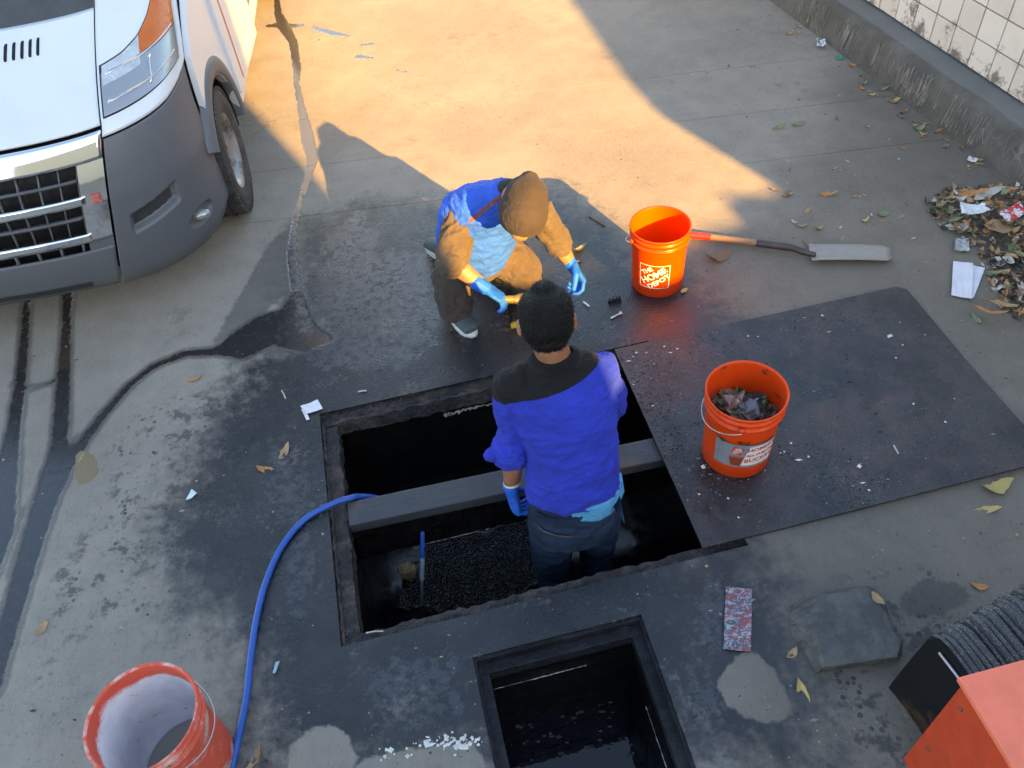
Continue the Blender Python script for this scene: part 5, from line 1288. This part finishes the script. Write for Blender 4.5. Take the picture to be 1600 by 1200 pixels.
NAMED = [
 (305, 592, .075, 20, 'orange', 'orange curled leaf on dry concrete below the dark run-off stream'), (415, 732, .080, -12, 'orange', 'orange leaf lying flat on the oily concrete left of the pit'),
 (445, 706, .085, 45, 'tan', 'tan twisted leaf just above the orange leaf left of the pit'), (68, 982, .065, 40, 'tan', 'small tan leaf alone on bare concrete at the left edge'),
 (402, 1190, .10, 50, 'tan', 'tan leaf beside the blue hose at the bottom edge'), (1256, 1078, .085, 110, 'yellow', 'yellow pointed leaf below the broken concrete piece'),
 (1236, 1020, .055, 30, 'tan', 'short tan leaf touching the left side of the broken concrete piece'), (1120, 402, .15, 10, 'brown', 'large curled brown leaf in front of the spade handle'),
 (1294, 304, .10, -25, 'orange', 'orange crumpled leaf far above the spade blade'), (905, 391, .09, 25, 'yellow', 'yellow leaf beside the kneeling man raised forearm'),
 (905, 410, .055, 10, 'brown', 'small brown leaf below the yellow one by the kneeling man hand'), (1070, 456, .055, 60, 'yellow', 'curled yellow leaf at the foot of the sunlit bucket'),
 (1252, 353, .07, -10, 'tan', 'left of two tan leaves above the spade shank'), (1278, 358, .07, 25, 'tan', 'right of two tan leaves above the spade shank'),
 (1352, 345, .06, 10, 'yellow', 'small yellow leaf above the spade blade'), (1380, 336, .075, 5, 'green', 'grey-green leaf above the tip of the spade blade'),
 (1217, 201, .10, 5, 'green', 'left of two pale green leaves in the shaded far yard'), (1247, 196, .09, 12, 'green', 'right of two pale green leaves in the shaded far yard'),
 (1436, 201, .08, 8, 'green', 'pale green leaf near the plinth, beside the litter line'), (1556, 761, .12, 12, 'yellow', 'yellow leaf tucked under the near edge of the steel plate'),
 (1542, 796, .10, -20, 'yellow', 'yellow-green leaf on concrete below the steel plate'), (1525, 499, .07, 95, 'green', 'fresh green leaf beside the white paper near the plate corner'),
 (1400, 160, .05, 20, 'orange', 'small orange leaf near the foot of the plinth'), (1331, 104, .06, 30, 'orange', 'orange leaf beside the green scrap at the foot of the plinth'),
 (1233, 53, .07, 10, 'orange', 'thin orange leaf in the far right corner of the yard'), (1230, 305, .07, 5, 'tan', 'tan leaf at the right tip of the sunny patch'), (1212, 298, .05, -40, 'brown', 'brown bit at the right tip of the sunny patch'),
 (1232, 303, .05, 40, 'brown', 'curled brown scrap just outside the sunny patch'), (1380, 141, .08, -6, 'green', 'dull green leaf lying against the plinth'), (1465, 207, .06, 40, 'orange', 'orange leaf at the start of the litter along the plinth'),
 (1372, 934, .06, -60, 'tan', 'thin tan leaf on top of the broken concrete piece'), (1530, 916, .06, -20, 'orange', 'orange leaf caught behind the mat stack')]
for i, (x, y, L, rot, col, lab) in enumerate(NAMED):
    leaf(x, y, L, rot, col, lab, .064 if y == 934 else 0, i % 6, None, .30+.06*(i % 4), .25+.12*(i % 5), .3, 0)
# smaller leaves scattered over the shaded yard
rnd = random.Random(21)
def scatter(n, region, cols, Lr, label, group):
    x0, y0, x1, y1 = region; k = 0
    while k < n:
        x, y = rnd.uniform(x0, x1), rnd.uniform(y0, y1)
        p = at(x, y); s_ = (p-W1).dot(wd_); o_ = (p-W1).dot(wn_)
        if o_ > -.03: continue
        leaf(x, y, rnd.uniform(*Lr), rnd.uniform(0, 360), rnd.choice(cols), label, 0, rnd.randrange(6), group, rnd.choice((.25, .4, .5)), rnd.choice((.15, .5, .8)), .3); k += 1
scatter(34, (1225, 210, 1450, 380), ['tan', 'tan', 'brown', 'green', 'orange', 'pale'], (.018, .045), 'tiny dry leaf scrap on the shaded concrete above the spade', 'tiny leaf scraps above the spade')
scatter(22, (1080, 40, 1420, 210), ['tan', 'brown', 'pale', 'green'], (.015, .04), 'tiny leaf scrap on the far shaded concrete', 'tiny leaf scraps in the far yard')
for i in range(46):                                                     # drifted along the foot of the plinth
    s_ = rnd.uniform(.1, 1.15) if i % 3 else rnd.uniform(-.3, 2.6); p = wl(s_, -rnd.uniform(.015, .10+.05*rnd.random()), 0)
    o = leaf(0, 0, rnd.uniform(.025, .06), rnd.uniform(0, 360), rnd.choice(['tan', 'orange', 'brown', 'yellow', 'green', 'tan']), 'small dry leaf drifted against the foot of the plinth', 0, rnd.randrange(6), 'leaves along the plinth', .4, rnd.choice((.3, .7)), .3); o.location = p
# heap of leaves and rubbish at the right edge: the mass of it cannot be counted
def heap(name, pts, n, cols, Lr, zmax, seed, extra_parent=None, **k):
    rnd = random.Random(seed); bm = bmesh.new(); poly = [np.array(p[:2]) for p in pts]
    lo = np.min(poly, 0); hi = np.max(poly, 0); base = [leaf_mesh(1, w_, c, .3, 50+i, .6*(-1)**i) for i, (w_, c) in enumerate(((.3, .3), (.45, .6), (.6, .2), (.35, .9)))]
    c_ = 0
    while c_ < n:
        P = np.array([[rnd.uniform(lo[0], hi[0]), rnd.uniform(lo[1], hi[1])]]); d = sd_poly(P, poly)[0]
        if d < 0: continue
        me = rnd.choice(base); L = rnd.uniform(*Lr); z = min(zmax, d*.5)*rnd.random()**.7
        M = Matrix.Translation((P[0][0], P[0][1], z)) @ Matrix.Rotation(rnd.uniform(0, 6.28), 4, 'Z') @ Matrix.Rotation(rnd.uniform(-.7, .7), 4, 'X') @ Matrix.Diagonal((L, L, L, 1))
        mi = rnd.randrange(len(cols)); vs = [bm.verts.new(M@v.co) for v in me.vertices]
        for f in me.polygons: bm.faces.new([vs[i] for i in f.vertices]).material_index = mi
        c_ += 1
    for v in bm.verts: v.co.z = max(v.co.z, .003)
    return bm
hp = [at(x, y) for x, y in ((1438, 318), (1478, 296), (1600, 285), (1720, 300), (1720, 560), (1600, 505), (1562, 480), (1545, 440), (1530, 395), (1475, 365))]
o = obj('leaf_litter', heap('leaf_litter', hp, 1300, 9*[0], (.02, .065), .07, 5), [LM[c] for c in ('tan', 'brown', 'brown', 'green', 'dark', 'pale', 'dark', 'tan', 'orange')], kind='stuff', label='heap of dry leaves and scraps at the right edge by the plinth')
for f in o.data.polygons: f.material_index = (f.index//32*7) % 9
hp2 = [at(x, y) for x, y in ((1545, 400), (1600, 385), (1720, 400), (1720, 540), (1600, 495), (1565, 470))]
bm = heap('soil', hp2, 260, [0], (.02, .05), .05, 8); obj('black_debris', bm, LM['dark'], kind='stuff', label='black rotted debris in the middle of the leaf heap')
for i, (x, y, L, rot, col, lab) in enumerate(((1560, 352, .20, 10, 'tan', 'large flat brown leaf on the leaf heap'), (1582, 345, .15, 50, 'brown', 'broad brown leaf at the right of the leaf heap'), (1520, 302, .16, -25, 'orange', 'long orange leaf at the top of the leaf heap'),
        (1470, 322, .12, 20, 'green', 'frayed green leaf at the left tip of the leaf heap'), (1493, 345, .10, 8, 'green', 'pale green leaf at the front of the leaf heap'), (1545, 308, .22, 30, 'pale', 'long pale strip across the top of the leaf heap'), (1575, 296, .10, -15, 'tan', 'tan leaf standing at the back of the leaf heap'),
        (1562, 475, .16, -4, 'tan', 'long tan leaf at the bottom of the leaf heap'), (1548, 487, .15, -20, 'orange', 'long orange leaf below the tan one at the heap bottom'), (1552, 425, .09, -15, 'green', 'small green leaf right of the white paper'))):
    leaf(x, y, L, rot, col, lab, .055, i, None, .45 if 'large' in lab or 'broad' in lab else .25, .25, .25)
# ---- sheets and scraps
def flat(name, px, mat, label, cat, z=.004, lift=.004, n=6, seed=0, th=.0008, **k):
    """thin sheet from four photo corners, slightly buckled"""
    A, B, C, D = [at(x, y, z) for x, y in px]; bm = bmesh.new(); G = []
    for j in range(n+1):
        G.append([])
        for i in range(n+1):
            q = A.lerp(B, i/n).lerp(D.lerp(C, i/n), j/n); q.z += lift*(.5+.5*mnoise.noise(Vector((i*.6+seed, j*.6, seed*3))))+lift*.4*abs(2*i/n-1)
            G[-1].append(bm.verts.new(q))
    for j in range(n):
        for i in range(n): bm.faces.new((G[j][i], G[j][i+1], G[j+1][i+1], G[j+1][i]))
    bmesh.ops.recalc_face_normals(bm, faces=bm.faces)
    o = thing(name, bm, mat, (A+C)/2*Vector((1, 1, 0)).length*0+Vector(((A.x+C.x)/2, (A.y+C.y)/2, 0)), False, label=label, cat=cat, **k); md = o.modifiers.new('t', 'SOLIDIFY'); md.thickness = th; return o
PAPER = simple('white_paper', (.62, .62, .68), .75, var=.06, bump=.2, bs=30, dirt=(.42, .42, .47), dirt_th=(.6, .72), dirt_s=25)
CARD = simple('white_card', (.66, .66, .70), .6, var=.06, bump=.1)
flat('paper_sheet', [(1519, 415), (1538, 419), (1520, 468), (1534, 466)][0:1]+[(1539, 419), (1521, 466), (1508, 466)], PAPER, 'white paper sheet lying under the other, right of the plate corner', 'paper', .003, .004, 6, 2)
flat('paper_sheet', [(1489, 409), (1520, 412), (1518, 468), (1486, 462)], PAPER, 'white folded paper on top, right of the plate corner', 'paper', .008, .006, 6, 1)
flat('card_piece', [(470, 636), (497, 626), (505, 640), (479, 648)], CARD, 'white folded card at the top left corner of the pit', 'card', .004, .010, 5, 3, .0015)
flat('card_strip', [(471, 640), (477, 638), (484, 656), (479, 657)], CARD, 'narrow white strip hanging from the folded card', 'card', .004, .004, 3, 4, .0015)
flat('plastic_shard', [(300, 765), (308, 771), (301, 778), (291, 782)], simple('pale_plastic', (.55, .66, .64), .4, bump=0), 'pale triangular shard on the mottled concrete left of the pit', 'shard', .004, .004, 3, 5, .002)
pk = Mat('printed_packet', (.5, .5, .5), .35); _a = pk.noise(45, 4, .75, None, 1.5); _b = pk.noise(60, 3, .7, pk.co('Object', (.5, 2.2, 1)))
pk.set('Base Color', pk.mix(pk.step(_b, .50, .54), pk.mix(pk.step(_a, .48, .53), (.05, .08, .11), (.30, .34, .38)), (.26, .06, .065))); pk.bump(_a, .4, .004)
flat('torn_packet', [(1134, 917), (1175, 921), (1173, 1019), (1130, 1015)], pk.m, 'torn red and white printed strip on the wet concrete by the small pit', 'packet', .004, .006, 10, 6)
wr = Mat('red_white_wrapper', (.6, .1, .1), .35); wr.set('Base Color', wr.mix(wr.step(wr.noise(30, 3), .46, .52), (.55, .03, .05), (.62, .66, .68)))
flat('snack_wrapper', [(1556, 337), (1590, 322), (1604, 338), (1570, 352)], wr.m, 'crumpled red and white wrapper on the leaf heap', 'wrapper', .075, .03, 8, 7)
flat('bag_scrap', [(1497, 322), (1535, 325), (1545, 336), (1500, 340)], simple('white_plastic_film', (.60, .63, .66), .3, bump=.6, bs=30), 'white plastic scrap on the leaf heap', 'plastic scrap', .06, .03, 8, 8)
flat('cup_lid', [(1492, 376), (1512, 376), (1513, 396), (1489, 394)], simple('clear_grey_plastic', (.32, .33, .34), .2, bump=.8, bs=25), 'crumpled clear plastic lid above the white paper', 'plastic lid', .003, .02, 8, 9)
flat('pale_leaf_scrap', [(1496, 352), (1514, 347), (1513, 356), (1498, 360)], CARD, 'small white oval scrap at the front of the leaf heap', 'scrap', .004, .01, 4, 10)
flat('green_scrap', [(1306, 89), (1317, 88), (1317, 93), (1306, 94)], simple('green_plastic', (.02, .30, .16), .4, bump=0), 'tiny green plastic scrap at the foot of the plinth', 'scrap', .003, .006, 3, 11)
flat('crumpled_foil', [(1274, 68), (1288, 66), (1289, 77), (1275, 78)], simple('silver_foil', (.55, .58, .62), .3, .5, bump=.9, bs=40), 'crumpled silver wrapper in the far yard near the plinth', 'wrapper', .003, .035, 6, 12)
flat('white_scrap', [(1513, 246), (1527, 250), (1524, 256), (1510, 252)], CARD, 'white scrap among the leaves along the plinth', 'scrap', .003, .012, 4, 13)
flat('blue_clip', [(431, 1036), (438, 1034), (431, 1053), (427, 1053)], simple('pale_blue_plastic', (.25, .42, .50), .4, bump=0), 'pale blue plastic sliver beside the hose', 'plastic sliver', .003, .006, 3, 14, .003)
# black toothed clip and a screw by the kneeling man
c_ = at(961, 470, .01); bm = bmesh.new()
for k in range(4): box(bm, c_+Vector((-.028+.017*k, .004*k, .004)), (.010, .024, .016), R(-20), .002)
box(bm, c_+Vector((0, .004, -.003)), (.065, .018, .008), R(12), .002)
thing('plastic_clip', bm, BLK, Vector((c_.x, c_.y, 0)), label='black toothed plastic clip on the ground left of the sunlit bucket', cat='clip')
bm = bmesh.new(); a = at(955, 497, .006); b = at(969, 490, .006); tube(bm, [a, b], .0045, 8); tube(bm, [b, b+(b-a).normalized()*.006], .009, 8)
thing('screw', bm, WIRE, Vector((a.x, a.y, 0)), True, label='grey screw lying below the black clip', cat='screw')
bm = bmesh.new(); a = at(912, 472, .005); b = at(920, 478, .005); tube(bm, [a, b], .005, 8)
thing('cigarette_end', bm, CARD, Vector((a.x, a.y, 0)), True, label='white cigarette end right of the standing man head', cat='cigarette end')
for x0_, y0_, x1_, y1_, r, lab in ((921, 338, 945, 352, .006, 'short brown twig in the shadow left of the sunlit bucket'), (1255, 375, 1262, 386, .003, 'tiny twig by the spade shank'), (440, 610, 446, 622, .003, 'thin pale straw on the wet concrete above the white card'), (560, 612, 572, 610, .004, 'short pale stick at the far edge of the pit'), (1395, 700, 1402, 712, .0035, 'white stub on the steel plate right of the bucket'), (570, 984, 596, 981, .003, 'pale straw on the near rail of the pit')):
    a, b = at(x0_, y0_, .006), at(x1_, y1_, .008)
    zz = .022 if 'plate' in lab else (-.020 if 'rail' in lab else .005); a.z = b.z = zz
    bm = bmesh.new(); tube(bm, [a, a.lerp(b, .5)+Vector((0, .003, 0)), b], r, 7); thing('twig', bm, LM['pale' if ('pale' in lab or 'white' in lab) else 'brown'], Vector((a.x, a.y, zz)), True, label=lab, cat='twig')
# soggy contents of the bucket on the plate
bl_ = b2.location; pts = [Vector((bl_.x+.125*math.cos(a), bl_.y+.125*math.sin(a), 0)) for a in np.linspace(0, 6.28, 20)[:-1]]
bm = heap('rubbish', pts, 170, [0]*4, (.03, .09), .05, 14); bmesh.ops.translate(bm, verts=bm.verts, vec=(0, 0, .245))
bmesh.ops.create_circle(bm, cap_ends=True, segments=24, radius=.132, matrix=Matrix.Translation((bl_.x, bl_.y, .245)))
o = obj('bucket_rubbish', bm, [LM['dark'], LM['brown'], LM['dark'], LM['green'], LM['dark']], kind='stuff', label='soggy leaves filling the bucket on the plate')
for f in o.data.polygons: f.material_index = (f.index//32*3) % 5
for i, (dx, dy, mt_, lab) in enumerate(((-.03, .01, simple('clear_film', (.16, .10, .09), .15, bump=.9, bs=30), 'crumpled clear film sticking up from the bucket of rubbish'), (.02, -.02, simple('grey_film', (.10, .11, .13), .15, bump=.9, bs=30), 'grey plastic film in the bucket of rubbish'))):
    bm = bmesh.new(); r_ = bmesh.ops.create_grid(bm, x_segments=8, y_segments=8, size=.042)
    for v in bm.verts: v.co = Matrix.Rotation(.9-i*.5, 3, 'X') @ v.co; v.co += Vector((mnoise.noise(v.co*30), mnoise.noise(v.co*33+Vector((5, 0, 0))), mnoise.noise(v.co*28+Vector((0, 7, 0)))))*.028; v.co += Vector((bl_.x+dx, bl_.y+dy, .300))
    o = thing('plastic_film', bm, mt_, Vector((bl_.x+dx, bl_.y+dy, .25)), False, label=lab, cat='plastic film'); md = o.modifiers.new('t', 'SOLIDIFY'); md.thickness = .0006
# pale lump in the sludge
bm = bmesh.new(); c_ = at(636, 892, -.58); ell(bm, c_, (.040, .03, .05)); ell(bm, c_+Vector((.006, .0, -.05)), (.025, .02, .05)); fm = fuse(bm, .006, 2); wrinkle(fm, .012, 26, (1, 1, 1), 2); fm.transform(Matrix.Translation(-c_))
o = obj('foam_lump', fm, leaf_mat('dirty_foam', (.34, .25, .13), (.10, .07, .04)), None, True, label='tan lump stuck in the sludge beside the hanging tube', cat='lump'); o.location = c_
# plaster crumbs by the small pit, grit on plate and ground
def crumbs(name, n, where, size, mat, label, seed, zf=lambda p: .0):
    rnd = random.Random(seed); V = []; F = []
    for _ in range(n):
        p = where(rnd); s_ = rnd.uniform(*size)*(1 if rnd.random() < .85 else 2.0); z = zf(p); b = len(V); a0 = rnd.uniform(0, 6)
        el = rnd.choice((1, 1, 1, 3.0))
        for k in range(4):
            a = a0+k*1.57; V.append((p.x+s_*el*math.cos(a) if k % 2 == 0 else p.x+s_*math.cos(a), p.y+s_*math.sin(a), z+.0005))
        V.append((p.x+rnd.uniform(-.3, .3)*s_, p.y+rnd.uniform(-.3, .3)*s_, z+s_*rnd.uniform(.4, 1.1)))
        F += [(b, b+1, b+4), (b+1, b+2, b+4), (b+2, b+3, b+4), (b+3, b, b+4)]
    me = bpy.data.meshes.new(name); me.from_pydata(V, [], F); return obj(name, me, mat, kind='stuff', label=label)
def near_line(pts, sp):
    P = [at(*p) for p in pts]
    def f(rnd):
        i = rnd.randrange(len(P)-1); q = P[i].lerp(P[i+1], rnd.random()); return q+Vector((rnd.gauss(0, sp), rnd.gauss(0, sp), 0))
    return f
WHB = simple('white_plaster', (.58, .57, .54), .85); DKB = simple('black_grit', (.02, .018, .018), .6); GYB = simple('grey_grit', (.22, .21, .20), .8)
crumbs('plaster_crumbs', 80, near_line([(580, 1182), (640, 1170), (690, 1160), (705, 1152), (715, 1163), (735, 1152), (755, 1160)], .012), (.002, .007), WHB, 'white plaster crumbs beside the small pit', 1)
def on_plate(rnd):
    while True:
        p, q = rnd.uniform(PL[0]+.01, PL[1]-.03), rnd.uniform(PL[2]+.01, PL[3]-.03)
        d = mnoise.noise(Vector((p*3, q*3, 2)))+.45-.55*(p-1.0)
        if rnd.random() < max(.06, d): return pq(p, q, 0)
zp = lambda p: .017+max(0, .010*max(0, (p.x*_py+p.y*_ps)-1.2)*max(0, 1-((-p.x*_ps+p.y*_py)-PL[2])/.6)*1.4+.003*mnoise.noise(Vector(((p.x*_py+p.y*_ps)*2, (-p.x*_ps+p.y*_py)*2, 0))))
crumbs('plate_grit', 1900, on_plate, (.0010, .0028), DKB, 'black grit scattered over the steel plate', 2, zp)
crumbs('plate_grit', 1300, on_plate, (.0008, .0020), GYB, 'grey grit scattered over the steel plate', 3, zp)
crumbs('plate_grit', 45, on_plate, (.003, .007), WHB, 'white flecks scattered over the steel plate', 33, zp)
def on_ground(rnd):
    while True:
        q = at(rnd.uniform(0, 1600), rnd.uniform(60, 1190)); p_, q_ = q.x*_py+q.y*_ps, -q.x*_ps+q.y*_py
        if (q-W1).dot(wn_) > -.02: continue
        if any(a[0]-.01 < p_ < a[1]+.01 and a[2]-.01 < q_ < a[3]+.01 for a in (PIT1, PIT2, PL)): continue
        return q
crumbs('ground_grit', 700, on_ground, (.001, .0028), DKB, 'dark grit scattered over the concrete', 4)
crumbs('ground_grit', 320, on_ground, (.001, .0032), GYB, 'pale specks scattered over the concrete', 5)
crumbs('ground_grit', 300, on_ground, (.0015, .0040), LM['tan'], 'tan leaf crumbs scattered over the concrete', 6)
